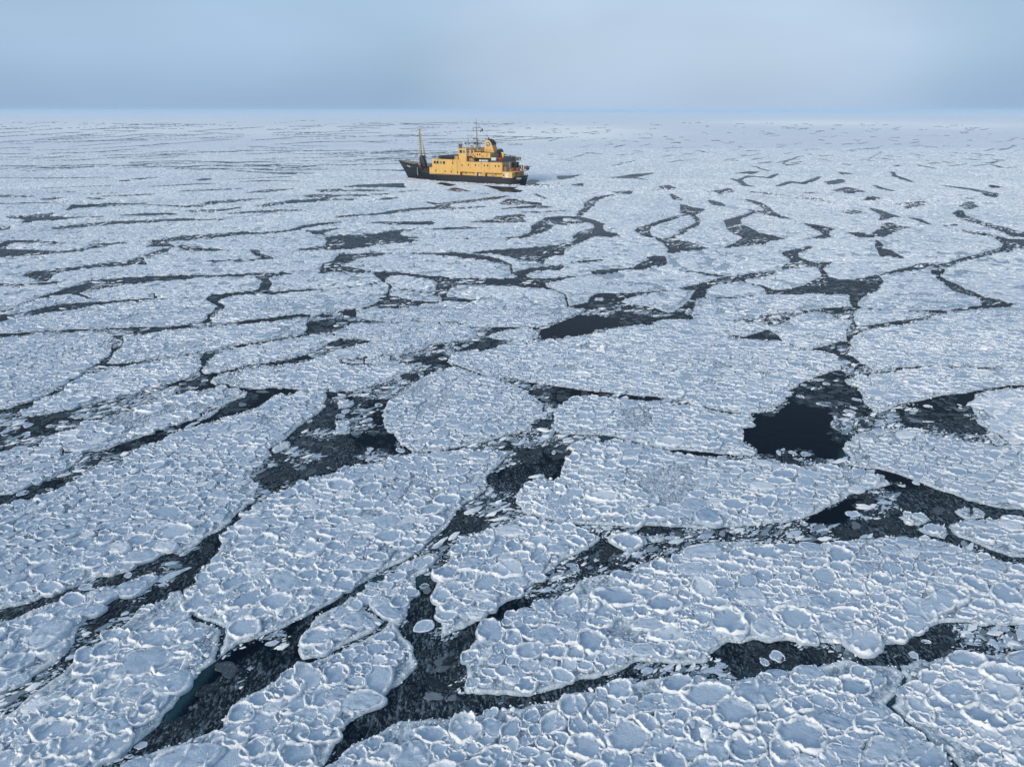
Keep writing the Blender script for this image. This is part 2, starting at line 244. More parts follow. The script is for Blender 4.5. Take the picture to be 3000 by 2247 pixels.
LEADS = """
A -40,468 60,440 150,405 240,380 330,335 400,290 470,245 560,195 640,135 700,105 718,100 712,128 690,145 760,150 900,135 1000,120 1120,100 1250,82 1330,72 1420,58 1530,30 1700,5 G 1765,1098 1765,1110 A 1650,22 1540,45 1440,68 1385,95 1355,125 1350,145 1320,160 1300,192 1288,192 1295,160 1310,140 1298,125 1300,105 1320,85 1240,95 1120,115 1020,132 900,158 780,170 700,182 660,190 590,215 520,245 440,300 370,340 280,380 200,425 140,455 135,485 200,492 300,475 420,450 540,420 660,390 800,355 930,325 1050,290 1180,255 1260,228 1330,215 1420,205 1520,180 1600,160 1700,148 1820,130 1920,110 2000,85 2080,50 2120,20 2170,-5 G 2212,1088 H 100,1090 220,1112 100,1130 30,1150 A 2190,60 2140,75 2080,100 2000,125 1900,145 1780,160 1640,175 1520,200 1440,215 1380,240 1365,265 1390,285 1440,298 1360,305 1300,318 1180,345 1100,370 1000,395 900,430 800,460 700,490 620,515 540,545 450,575 360,600 290,625 265,650 270,680 150,690 60,710 -40,735
G 1755,1102 1850,1080 1960,1062 1985,1045 1992,1000 1998,962 2100,928 2212,905 H 60,900 150,890 180,885 100,915 90,945 150,965 250,978 345,985 250,990 130,988 60,1000 0,1022 G 2190,1030 2140,1048 2050,1064 1900,1088 1760,1112
G 690,1028 800,1020 950,1015 1100,1015 1200,1003 1290,990 1340,965 1350,935 1400,900 1412,870 1425,862 1452,875 1440,900 1400,930 1370,955 1365,985 1440,990 1600,972 1750,958 1850,942 1960,930 2010,940 2000,958 1900,962 1750,980 1600,995 1450,1005 1300,1018 1180,1030 1050,1040 980,1055 860,1068 795,1072 795,1130 760,1165 725,1182 730,1140 700,1120 740,1100 730,1075 690,1045
G -20,1065 100,1055 300,1040 500,1030 700,1026 700,1040 500,1044 300,1060 150,1078 -20,1098
G 1340,835 1380,805 1500,795 1620,785 1680,775 1700,740 1705,715 1660,688 1720,685 1790,672 1900,665 1800,680 1730,695 1735,710 1762,730 1740,755 1735,780 1800,785 1900,778 2060,768 2060,776 1900,790 1800,803 1740,805 1690,795 1640,800 1500,812 1430,830 1400,852 1425,862 1410,872
G 195,848 260,822 350,795 430,765 520,745 560,735 550,722 640,712 800,698 900,692 1100,685 1300,683 1450,678 1680,668 1850,662 1700,674 1500,686 1320,692 1200,705 1050,712 900,728 760,745 640,765 540,780 500,795 540,810 600,835 540,820 480,803 430,802 350,815 260,832
G -20,955 80,935 200,912 290,890 400,870 520,858 700,850 850,838 1000,830 1080,832 950,845 780,855 640,870 560,880 450,905 340,915 240,930 130,955 40,980 -20,1010
G -20,915 75,900 20,920 -20,930
G 160,682 200,658 350,645 500,628 650,608 800,595 880,578 900,562 925,570 930,590 940,610 880,612 760,622 600,632 480,642 400,655 340,675 325,695 300,720 240,712 220,695
G -20,740 200,735 420,718 350,735 200,748 -20,748
G 950,552 1000,535 1060,512 1100,505 1080,525 1000,548 960,562
G 1160,490 1240,495 1400,510 1480,518 1350,522 1240,520 1190,510
G 1630,515 1670,520 1680,540 1720,552 1775,570 1740,577 1660,548
G 1310,590 1400,585 1600,577 1750,572 1600,584 1400,593
G 940,460 1060,448 1160,432 1300,420 1450,412 1560,400 1600,402 1700,405 1820,395 1900,382 1970,360 2080,342 2212,335 2100,350 1990,370 1920,388 1800,402 1700,412 1600,415 1480,425 1350,440 1200,450 1100,460 1070,470 1120,490 1000,495 940,497 1000,478 1010,465
G -20,510 60,512 150,515 250,520 380,522 480,520 560,508 630,492 580,480 680,475 840,466 760,478 680,490 640,502 560,515 460,530 350,542 200,552 100,562 -20,568
G -20,490 20,475 30,460 100,453 250,459 350,465 420,470 300,471 100,466 50,475 30,500 -20,502
G 330,378 420,365 520,350 650,340 750,330 900,328 1050,320 1200,312 1300,318 1480,318 1200,328 1050,332 900,340 760,348 650,354 560,367 430,383
G 790,292 880,285 960,277 1100,276 1140,285 1040,291 940,293
G 60,302 200,292 350,278 300,295 330,298 450,303 660,300 500,309 350,324 250,324 150,342 180,320 80,310
G 440,258 480,225 600,222 700,214 850,213 940,212 880,220 760,233 600,239 500,243
G -20,164 60,161 220,170 80,174 -20,174
G 270,187 350,180 410,177 330,193
G 580,177 640,180 680,187 620,190
G 650,170 800,159 990,154 860,166
G -20,370 60,365 40,386 -20,384
G 940,221 1200,231 1290,226 1380,199 1500,193 1740,181 1600,197 1440,212 1340,224 1290,237 1200,239
G 1210,265 1290,255 1440,255 1560,240 1450,263 1300,269
G 1600,145 1700,131 1750,124 1890,121 1780,136 1720,143
G 1670,232 1760,215 1840,205 1900,194 2010,190 2100,179 2230,188 2050,202 1900,212 1800,223 1700,237
G 1980,165 2070,154 2230,164 2150,174 2020,176
G 1480,280 1600,269 1680,261 1800,257 1980,259 1800,267 1720,274 1600,279
G 2060,127 2200,121 2230,135 2100,141
G 770,70 800,63 830,62 820,73
G 1280,62 1340,52 1385,57 1310,67
G 860,56 1020,44 900,60
G 1740,22 1940,17 1900,25
G 1990,390 2060,398 2120,384 2230,376 2120,393 2080,410 2100,415 2040,412
H -260,512 -100,490 -80,455 -100,440 -40,425 100,418 240,410 340,392 480,379 380,398 370,415 400,428 510,440 440,437 370,432 440,448 500,455 480,465 350,471 200,484 130,500 60,510 -90,516
H 200,338 300,333 420,336 580,332 600,342 570,352 500,352 400,350 320,356 290,345
H 570,379 700,374 800,369 1010,372 800,379 700,384
H -20,298 100,288 240,280 340,262 440,248 560,240 640,235 620,225 560,205 640,217 680,211 760,200 880,190 1000,172 1070,168 1000,184 880,200 760,210 690,222 680,235 760,244 930,234 800,252 640,254 480,254 380,270 300,282 200,290 60,297 -20,307
H 1040,216 1090,185 1160,190 1170,200 1280,210 1290,225 1180,217 1090,224
H 1040,252 1180,235 1290,226 1370,242 1250,242 1100,250
H 30,107 120,94 250,89 390,84 400,112 300,108 100,110
H 0,132 120,124 310,130 150,137 40,137
H -20,160 120,158 310,151 150,167
H -20,189 100,185 60,195
H 240,191 300,179 370,179 300,190
H 700,128 740,113 830,135 760,138
H 930,98 1050,108 1160,130 1140,142 1060,140 1010,120
P 1545,536 1560,527 1574,530 1562,538
P 1284,537 1300,536 1330,543 1316,546 1296,541
P 1425,545 1470,548 1510,549 1500,555 1455,552
H 850,335 980,322 1020,300 1100,292 1170,285 1180,300 1165,315 1190,335 1100,339 980,339
H 1050,440 1160,430 1220,410 1250,385 1240,362 1280,340 1310,325 1340,330 1310,350 1370,355 1330,385 1290,400 1230,415 1190,437
H 1310,325 1340,303 1450,298 1540,300 1620,320 1690,345 1680,375 1640,385 1660,365 1630,342 1560,325 1500,312 1430,310 1420,325 1440,345 1400,350 1370,340 1360,318
H 1400,346 1480,332 1600,331 1500,346 1430,356
H 1680,370 1700,395 1780,410 1795,422 1740,432 1640,425 1600,435 1560,460 1500,480 1440,505 1430,550 1390,545 1310,575 1300,600 1200,582 1130,568 1040,545 940,532 850,534 960,520 1100,512 1250,500 1400,488 1500,468 1545,440 1500,435 1560,400 1620,380
H 470,539 600,536 740,533 860,546 960,559 1020,577 1100,612 1040,602 940,580 840,570 740,558 620,547
H -132,640 -102,605 -42,590 -17,555 0,543 100,545 200,533 330,539 240,549 170,560 90,575 40,600 -20,610 0,655 -62,652 -127,662
H -20,620 60,630 150,645 140,663 80,658 -20,642
H 215,660 280,657 350,662 430,668 560,685 640,690 780,703 900,701 1050,706 1140,698 1150,685 1100,665 1160,653 1240,633 1330,626 1440,613 1420,640 1300,647 1220,657 1190,675 1200,695 1290,705 1330,706 1440,693 1530,684 1420,710 1310,730 1320,750 1360,767 1200,760 1080,750 900,740 780,742 700,757 690,790 670,800 680,820 780,832 900,842 780,850 680,842 600,860 500,874 400,887 300,892 180,882 220,865 260,840 260,815 300,798 320,815 360,820 440,840 560,853 660,848 650,820 580,800 560,790 620,785 620,750 640,730 600,710 560,697 430,682 340,674 290,692 270,715 240,690
A 1550,308 1700,310 1890,315 1960,318 1900,340 1800,355 1740,380 1660,430 1560,460 1460,490 1380,520 1280,555 1180,575 1100,600 1040,650 980,660 920,690 880,720 830,745 760,790 720,800 640,805 600,830 540,870 480,900 420,940 370,970 250,1000 160,1035 60,1070 -40,1095 -40,1025 80,985 170,950 280,910 370,870 440,830 500,790 540,740 500,725 380,715 560,720 640,715 720,690 800,655 900,635 960,600 1050,570 1140,545 1200,525 1250,515 1300,470 1360,430 1420,430 1500,395 1590,360 1600,335
H 840,1020 920,1015 1050,1015 1180,1020 1060,1035 980,1060 940,1080 1000,1095 1060,1102 1110,1115 1040,1130 1000,1150 940,1160 900,1175 B 850,58 740,70 710,90 690,115 680,130 730,165 640,190 560,215 500,250 450,290 400,320 360,350 300,385 290,410 265,450 270,520 290,560 340,600 370,650 430,700 475,718 400,740 330,750 250,775 150,800 50,825 -20,840 A 2150,850 2050,880 1950,915 1850,960 1760,1000 1700,1020 1680,1060 1640,1090 1590,1115 1560,1150 1520,1190 1480,1230 1440,1260 1450,1290 1420,1340 1380,1390 1360,1430 D 1300,370 1290,420 1250,470 1210,490 1150,510 1100,520 1080,560 1020,590 960,620 900,650 850,690 780,740 740,790 690,830 600,880 540,930 460,990 380,1060 300,1120 200,1190 130,1240 60,1310 -40,1390 -40,1205 60,1160 150,1130 230,1060 300,1010 370,960 430,920 480,850 490,800 520,740 570,700 630,650 690,600 740,560 760,520 700,490 740,480 670,485 600,510 480,550 350,590 250,620 170,650 80,700 -40,745 -40,650 100,615 220,580 330,535 450,500 560,455 700,415 830,385 900,345 1000,305 1100,270 1200,250 1260,225 1300,190 1350,155 1420,120 1480,80 1530,30 A 1545,1110 1590,1080 1650,1010 1670,960 1660,930 1620,880 1640,840 1700,790 1760,740 1740,700 1800,660 1840,640 1900,590 1960,530 2060,470 2090,440 2100,400 2120,360 2110,330 B 0,325 100,320 200,290 300,265 400,215 500,180 510,165 440,150 380,140 390,110 370,95 460,75 550,50 570,22 700,4 820,-6 H 880,1085 885,1060 870,1040
B 1010,235 1100,240 1250,270 1400,295 1550,318 1700,330 1850,345 2000,358 2100,370 2209,388 C 100,412 200,440 330,462 430,468 330,472 200,452 60,414 B 2100,400 1950,388 1800,375 1650,362 1560,360 1500,375 1440,400 1400,420 1405,445 1380,470 1370,540 1380,580 1420,600 1520,605 1680,605 1750,612 1850,640 1820,652 1720,655 1600,655 1530,650 1500,680 1490,720 1440,780 1420,830 1440,890 1380,900 1300,900 1250,890 1220,920 1150,975 1130,1010 1140,1060 1170,1110 1160,1130 1100,1160 1020,1200 900,1240 850,1250 790,1290 740,1330 700,1390 670,1440 640,1430 650,1400 620,1370 560,1375 480,1395 420,1450 330,1500 250,1550 150,1600 80,1650 E 60,540 0,600 D 2150,620 2080,660 2020,720 2000,790 1950,840 1940,900 1960,970 1900,1000 1850,1040 1750,1110 1680,1160 1560,1210 1520,1250 1460,1340 1440,1390 1380,1420 1280,1450 1200,1480 1050,1530 950,1570 850,1610 760,1670 640,1750 480,1750 600,1670 680,1620 800,1550 900,1490 1000,1420 1060,1370 1080,1310 1140,1230 1200,1160 1260,1090 1320,1020 1400,960 1480,910 1540,860 1640,825 1750,780 1850,740 1950,690 2050,640 2140,600 E 0,550 60,510 150,460 280,380 400,320 490,270 B 500,1380 520,1340 620,1260 690,1190 750,1110 790,1060 880,1010 940,960 950,920 935,880 980,840 1050,770 1080,730 1130,710 1000,712 860,712 700,700 900,660 1020,630 1100,605 1200,575 1260,520 1310,490 1305,400 1260,370 1190,330 1150,300 1090,270 1040,265
E 640,290 680,300 660,340 620,430 600,500 580,560 620,600 600,680 640,720 640,830 760,770 850,720 950,665 1040,605 1150,540 1250,460 1350,400 1420,320 1480,290 1600,240 1680,190 1690,165 1650,140 1560,110 1480,85 1560,82 1680,85 1850,90 2212,97 F 100,112 200,107 350,97 500,87 600,74 720,62 780,45 830,25 900,0 C 950,1070 1020,1040 1090,990 1200,965 1300,940 1360,930 1330,900 1250,860 1150,835 1000,815 920,790 860,800 760,805 680,795 600,780 520,775 440,770 350,770 250,755 120,740 0,732 B 2209,722 2120,710 2209,703 C 60,713 200,725 350,740 490,735 490,720 440,680 390,650 385,610 400,560 410,530 460,510 450,480 430,465 530,462 600,455 600,425 640,410 660,390 680,330 740,300 760,275 850,240 930,210 1020,185 1020,150 1000,100 960,80 820,58 900,40 1000,10 1090,0 1075,60 1110,110 1160,140 1210,170 1240,190 1340,180 1480,168 1640,163 1480,182 1350,197 1250,217 1100,232 1040,250 1060,280 1130,300 1160,350 1170,400 1210,430 1240,465 1290,460 1330,440 1420,405 1540,385 1640,360 1740,345 1830,340 1900,320 1980,305 2100,287 2240,266 2240,276 2100,303 1950,325 1890,340 1885,370 1860,400 1870,440 1900,490 1910,530 1980,570 1970,610 2030,680 1960,670 1850,650 1700,620 1560,590 1480,575 1380,570 1270,565 1160,590 1090,625 1090,645 1040,655 1035,700 1080,740 1085,780 1070,795 1160,820 1280,830 1380,860 1500,900 1600,940 1700,980 1800,1010 1900,1045 2000,1070 2100,1085 2280,1100 2280,1120 2150,1140 2080,1150 2050,1145 1950,1150 1850,1160 1730,1180 1710,1195 1740,1240 1785,1270 1850,1290 1950,1330 2050,1370 2130,1400 2240,1440 2400,1500 2400,1560 2260,1490 F 2150,340 2050,310 1980,290 1850,250 1720,205 1640,180 1550,170 1400,165 1300,160 1200,175 1100,185 1000,190 880,210 780,200 700,205 600,205 500,200 400,190 280,190 180,200 80,205 70,250 0,285 E 2180,300 2100,295 2000,315 1920,340 1880,390 1800,400 1680,400 1600,420 1540,450 1520,490 1430,520 1400,560 1280,590 1220,620 1150,640 1080,660 1040,720 960,735 920,760 900,800 860,850 820,900 800,950 800,1010 820,1080 790,1130 800,1170 860,1165 980,1190 1150,1188 1300,1180 1400,1145 1470,1125 1540,1090 1640,1070 1760,1040 1850,1000 1950,965 2050,970 2140,990 2212,1000 F 30,985 100,980 160,970 180,920 240,880 300,850 380,855 470,835 560,850 660,840 760,850 880,850 1000,860 1080,890 1200,890 1330,865 1450,840 1500,805 1580,765 1640,735 1730,725 1830,720 1950,745 2060,735 2400,725 2400,940 2130,935 2060,905 2030,920 1900,915 1750,935 1640,945 1600,965 1530,950 1450,990 1400,990 1430,1030 1460,1080 1440,1120 1400,1180 1370,1230 1350,1255 1400,1310 1470,1370 1560,1440 1650,1520 1720,1570 1770,1640 1800,1760 1770,1760 1730,1600 1690,1550 1600,1490 1500,1410 1420,1340 1370,1290 1320,1250 1350,1210 1390,1160 1420,1110 1430,1060 1390,1020 1360,1000 1280,1000 1180,1000 1130,975 1060,955 980,960 900,995 800,1010 700,1020 600,1040 500,1050 400,1075 300,1095 200,1085 100,1080 0,1060 E 2100,1060 1980,1080 1870,1110 1760,1130 1660,1160 1560,1165 1440,1190 1380,1220 1280,1245 1100,1275 960,1300 800,1325 650,1335 500,1340 400,1345 300,1385 200,1440 120,1490 60,1510 40,1560 50,1670 50,1760 -100,1760 -140,1670 -90,1600 -30,1510 0,1440 60,1370 150,1310 230,1230 300,1170 370,1110 440,1050 490,990 480,930 470,880 430,830 380,770 370,740 430,700 440,640 430,590 470,560 490,520 480,420 540,390 570,350
H 1460,885 1540,870 1610,855 1610,830 1650,800 1720,797 1850,798 2000,788 2130,775 1940,805 1860,825 1800,850 1850,870 1960,880 2050,900 2120,925 2150,920 2212,885 I 30,860 75,860 65,900 60,960 0,965 H 2150,965 2050,970 2000,990 2040,1005 1900,1000 1820,1015 1740,1030 1700,1050 1600,1060 1500,1080 1420,1090 1300,1105 1180,1115 1270,1090 1285,1060 1270,1035 1200,1020 1280,1020 1340,1000 1440,970 1540,925 1600,905 1560,890
I -20,765 100,740 200,715 290,690 240,685 130,672 20,655 30,650 140,665 300,690 360,685 450,670 540,660 600,655 560,680 450,695 380,712 250,735 180,745 150,775 140,820 90,835 70,860 20,870 60,830 70,800 100,770 30,775
I 1075,1120 1060,1040 1090,1010 1110,985 1105,970 1000,960 960,930 900,915 850,915 750,930 700,955 620,1000 560,1000 480,990 340,980 280,970 400,965 500,945 620,930 760,910 900,898 1000,888 1100,883 1090,850 1090,810 1060,800 900,797 800,797 680,802 560,802 540,780 510,745 560,765 590,780 700,770 800,745 840,720 900,700 910,670 890,640 860,615 760,630 650,640 660,620 700,600 710,580 650,540 680,525 760,510 830,492 820,505 740,530 740,560 800,585 880,605 960,595 920,615 900,635 920,660 940,690 1000,705 1100,710 1180,700 1230,685 1270,682 1290,720 1260,770 1200,800 1160,820 1130,850 1120,880 1160,885 1120,905 1100,930 1110,970 1110,990 1140,1010 1220,1005 1300,990 1400,975 1540,960 1640,930 1560,925 1460,905 1620,905 1720,905 1850,885 1930,880 1950,860 1930,830 1850,805 1760,780 1720,750 1700,725 1650,700 1660,680 1610,665 1620,650 1690,640 1690,660 1660,680 1700,710 1760,735 1850,775 1950,820 2050,840 2170,872 2080,887 1960,887 1880,897 1780,912 1680,927 1600,957 1500,982 1400,1002 1260,1017 1160,1040 1120,1070 1088,1090 1085,1120
I 280,325 340,310 400,290 480,265 400,300 360,320 370,345 420,370 480,400 560,420 660,445 560,455 500,480 400,485 280,500 330,480 400,445 390,430 330,405 300,375
I 410,255 480,262 550,265 530,240 490,220 420,190 490,205 540,235 580,270 620,290 700,315 620,304 560,287 500,270
I 800,345 900,360 980,382 940,392 940,410 950,430 880,440 800,450 880,430 920,415 900,395 850,375
I 1080,400 1160,405 1200,415 1240,410 1290,380 1300,355 1340,340 1400,360 1480,370 1400,382 1350,405 1290,430 1220,430 1150,434
I 1220,245 1280,260 1330,280 1400,300 1340,307 1280,322 1300,290 1260,267
I 1260,455 1290,480 1280,505 1340,515 1400,550 1430,570 1340,557 1290,560 1280,530 1260,490
I 1770,280 1800,260 1820,290 1900,320 2000,350 2100,375 2170,400 2240,470 2150,430 2080,397 1980,363 1880,338 1800,308
I 1820,388 1920,403 2020,423 2100,445 2240,462 2240,490 2120,500 2130,520 2060,530 1980,545 1880,570 1780,590 1720,622 1640,627 1600,612 1560,632 1450,652 1320,664 1400,645 1500,620 1580,600 1640,612 1720,605 1800,575 1900,550 2000,525 2080,500 2080,470 2020,430 1900,414
I 200,1050 300,1062 400,1080 460,1060 550,1035 620,1070 650,1110 600,1105 520,1105 400,1090 300,1075
I 0,220 60,240 130,250 100,275 60,290 0,275
I 180,195 240,210 270,230 200,222
I 205,136 300,119 320,140 240,151
I 1450,210 1560,203 1560,218 1480,240 1440,247 1490,225
H 2050,448 2120,455 2230,460 2372,505 2230,520 2120,535 2130,510 2100,470
H 1590,215 1620,195 1660,173 1760,158 1660,187 1630,212 1620,235 1590,235
H 1780,140 1880,133 1860,152 1800,150
H 1910,385 1980,360 2080,325 2150,305 2230,288 2100,330 2000,365 1980,390 2000,425 2080,448 1990,430 1940,410
H 1600,655 1720,645 1820,640 1900,632 1950,600 2020,575 1970,565 2090,555 2100,580 2095,615 2010,625 1940,645 1840,647 1720,667 1650,674
H 1500,600 1600,584 1680,581 1600,594
H 2060,107 2120,97 2155,114 2120,127
H 2140,155 2200,190 2170,192
H 1500,92 1560,84 1550,102
H 1410,36 1500,34 1540,29 1470,52 1420,60
H 1740,50 1850,34 1900,24 2020,17 1940,38 1900,45 1980,62 1900,52 1800,52
I 350,21 430,7 490,9 440,23
I 1020,11 1100,19 1040,27
I 930,75 1030,58 1040,75 960,94
I 980,130 1070,110 1170,135 1080,147
I 1190,190 1220,168 1270,180 1220,197
I 1950,140 2030,148 2020,172 1980,165
I 1810,230 1870,203 1900,235 1850,252
I 2000,96 2060,108 2020,114
I 1040,268 1100,256 1150,268 1090,282
"""
# narrow leads: width in tile pixels, then the line
THIN = """
9 B 675,133 760,165 850,200 930,228 1015,238
7 B -20,147 100,150 260,145 390,150
7 B -20,135 150,110 370,92
6 A 1440,298 1600,304 1800,306 2110,325
12 D 1175,500 1200,560 1220,620 1230,660 1270,695 1340,715 1400,735 1450,765
8 E 130,610 200,650 250,685 300,700
14 E 300,700 250,760 150,815 40,865 -30,905
10 B 1165,1115 1250,1140 1350,1160 1450,1175 1560,1192
9 C 1985,175 2230,190
12 C 2030,590 2060,620 2110,655
8 I 60,285 98,320 100,342 50,372 -20,392
14 H 1620,225 1560,270 1540,295
6 H 2080,448 2140,440 2230,395
9 I 320,55 370,68 400,95 450,105
6 I 370,60 430,38 560,48 610,25
9 I 620,102 700,75 780,85 850,62 890,42
6 I 1360,10 1375,35 1430,55 1490,75
8 I 1700,100 1850,120 1980,145 2030,160
9 I 1480,310 1530,320 1600,350
5 I 1700,360 1780,350
6 I 750,185 830,180 900,192 960,200
5 I 1400,220 1500,215
6 I 450,140 560,150 660,160
5 I 1250,100 1300,120 1370,135
6 I 800,150 870,142
5 G 300,115 700,100
5 G 350,145 480,140
5 G 0,48 300,52 700,45
5 G 1160,135 1400,126 1560,118
5 G 980,105 1300,88 1420,85
5 G 1550,75 1700,68 1930,70
5 G 560,155 750,147
5 G 1490,60 1880,40
5 G 0,215 200,212 400,208
7 H 1180,272 1300,270 1440,262
5 H 1260,155 1330,185
5 H 880,150 960,153
5 H 380,140 500,128
5 I 1840,180 1900,186
"""
# hairline cracks that part one floe from the next
CRACKS = """
B 475,718 580,714 700,703
D 1450,765 1430,850 1400,955
E -30,905 -120,940 -250,975
B 1850,642 1950,672 2115,708
H 1110,1114 1180,1114
I 20,964 150,968 285,971
I 650,1108 750,1150 820,1165
C 2030,680 2110,670 2400,720
I 2165,871 2400,890
A 728,60 715,108
A 1290,190 1322,220
H 345,985 500,980 750,986 850,1022
H -152,772 0,766 150,748 268,720
G 1080,833 1200,828 1345,838
G 205,845 110,880 70,904
G 1900,665 2100,662 2212,655 H 60,680 215,664
H 290,808 330,782 400,770 562,792
H 268,715 320,750 300,800
H 1360,765 1450,805 1470,882
H 330,540 400,542 475,541
H 1098,610 1105,665
H 150,650 218,662
I 600,655 655,640
I 180,830 350,826 545,800
I 380,712 440,735 515,748
I 1268,684 1325,662
I 1120,885 1300,905 1465,908
H 510,440 780,444 1055,440
H -100,440 -240,450 -400,440 -520,430
C 640,1180 560,1190
I 1680,640 1640,628
C 1590,1185 1650,1205
C 1640,165 1850,172 1990,178
"""
ISLANDS = """
C 1390,1135 1480,1115 1560,1125 1600,1165 1530,1195 1460,1180
C 1510,1210 1560,1200 1650,1205 1720,1240 1700,1280 1620,1265 1540,1240
C 1750,1100 1830,1070 1920,1080 1970,1120 1940,1150 1850,1160 1780,1130
E 1720,200 1730,150 1800,130 1900,135 1960,165 2010,200 1950,230 1880,245 1800,240
E 1970,155 2050,145 2115,160 2080,190 2010,205
D 795,480 820,455 870,430 960,405 1040,410 1025,440 960,490 900,540 850,548 790,525
A 970,345 1000,325 1080,322 1145,308 1135,345 1080,367 1010,363
A 1755,700 1820,660 1880,658 1870,690 1800,722 1750,725
B -40,520 30,508 60,560 55,602 -40,606
B -30,395 60,380 95,383 60,430 -20,445
A 1265,520 1310,480 1360,455 1425,430 1420,455 1360,492 1300,515
H 1625,845 1640,825 1690,820 1715,838 1690,850
"""
POOLS = """
C 400,560 470,490 600,480 660,410 700,395 800,420 950,440 980,520 950,580 960,640 1030,690 1060,740 1000,780 900,760 830,700 700,690 640,700 560,740 500,730 390,640
H 1285,1060 1290,1030 1440,975 1545,930 1640,945 1760,955 1830,975 1800,1000 1700,1030 1560,1050 1420,1075 1300,1090
C 760,1180 900,1100 1030,1050 1100,1010 1180,1010 1100,1110 1040,1170 900,1190
D 1100,1300 1220,1150 1400,980 1560,880 1700,830 1620,900 1450,1020 1300,1180 1180,1320 1080,1360
"""
TEALS = """
C 1040,700 1090,740 1090,790 1180,830 1000,810
B 1500,600 1700,600 1860,640 1700,660 1520,655
F 1380,1000 1470,1080 1350,1260 1780,1660 1720,1660 1300,1260 1420,1060
A 1420,430 1600,340 1620,370 1460,470
G 1320,1190 1440,1150 1390,1217 1300,1217
D 1080,1380 1060,1300 1250,1080 1450,920 1300,1120 1150,1300
E 60,530 260,390 480,290 380,380 150,510
E 470,440 560,370 600,420 500,500
F 280,1100 420,1040 560,1020 480,1070 340,1105
"""
def stroke_poly(pts, wd):
    p = np.array(pts, float); n = len(p); t = np.zeros_like(p)
    t[1:-1] = p[2:] - p[:-2]; t[0] = p[1] - p[0]; t[-1] = p[-1] - p[-2]
    t /= np.linalg.norm(t, axis=1)[:, None] + 1e-9
    nn = np.stack([-t[:, 1], t[:, 0]], 1); k = np.ones(n); k[0] = k[-1] = 0.25
    a = p + nn * (wd / 2 * k)[:, None]; b = p - nn * (wd / 2 * k)[:, None]
    return [tuple(q) for q in a] + [tuple(q) for q in b[::-1]]
polys = [parse(l) for l in LEADS.strip().split('\n')]
for l in THIN.strip().split('\n'):
    wd, rest = l.split(' ', 1); pts = parse(rest); polys.append(stroke_poly(pts, float(wd) / 2.212))
# far leads: short dark slits that get shorter and closer towards the horizon
fr = random.Random(11)
for k in range(520):
    u = fr.random(); x = fr.uniform(-150, 3150); y = 360 + (u ** 1.15) * (128 if x > 1400 else 142)
    if 1180 < x < 1560 and 430 < y < 560: continue
    sc = (y - 325) / 150.0
    L = (fr.uniform(60, 420) if x < 1400 else fr.uniform(18, 62)) * (0.40 + 0.6 * sc); right = x > 1500
    ang = math.radians(fr.gauss(-1.3, 1.5)) if not right else math.radians(fr.choice((-7, -3, 4, 9, -11)) + fr.gauss(0, 3)) * min(1, 0.35 + sc * 0.7)
    pts = [(x, y)]
    nseg_ = fr.randint(2, 4) + (3 if not right else 0)
    for q in range(nseg_):
        ll = L / nseg_ * fr.uniform(0.6, 1.4); a2 = ang + math.radians(fr.gauss(0, 6 if right else 2.0))
        x += math.cos(a2) * ll; y += math.sin(a2) * ll; pts.append((x, y))
    wd = fr.choice((0.5, 0.6, 0.8, 1.0, 1.3) if x < 1500 else (0.6, 0.8, 1.0, 1.3, 1.6)) * (0.5 + 0.75 * sc)
    if min(p[1] for p in pts) < 352: continue
    polys.append(stroke_poly(pts, wd))
# the narrow moat of open water the hull leaves along its port side and round its stern
SHX, SHY, SU, SV = 4.094 - 0.5012 * 0.4, 215.331 - 0.8653 * 0.4, -0.86532237, 0.50121573
def ship_px(s_, t_):
    gx = SHX + s_ * SU - t_ * SV; gy = SHY + s_ * SV + t_ * SU; return tuple(float(q) for q in to_px(gx, gy))
polys.append([ship_px(a, b) for a, b in ((42.6, 0.3), (38, 2.2), (33, 3.9), (28, 4.5), (20, 4.9), (14, 5.2), (6, 5.3), (1, 4.6), (-1.5, 3.0), (-7, 1.5), (-9, -0.5), (-4, -2.2), (0, -3.5), (2, 0), (10, 0), (30, 0))])
islands = [parse(l) for l in ISLANDS.strip().split('\n')]
cracks = [parse(l) for l in CRACKS.strip().split('\n')]

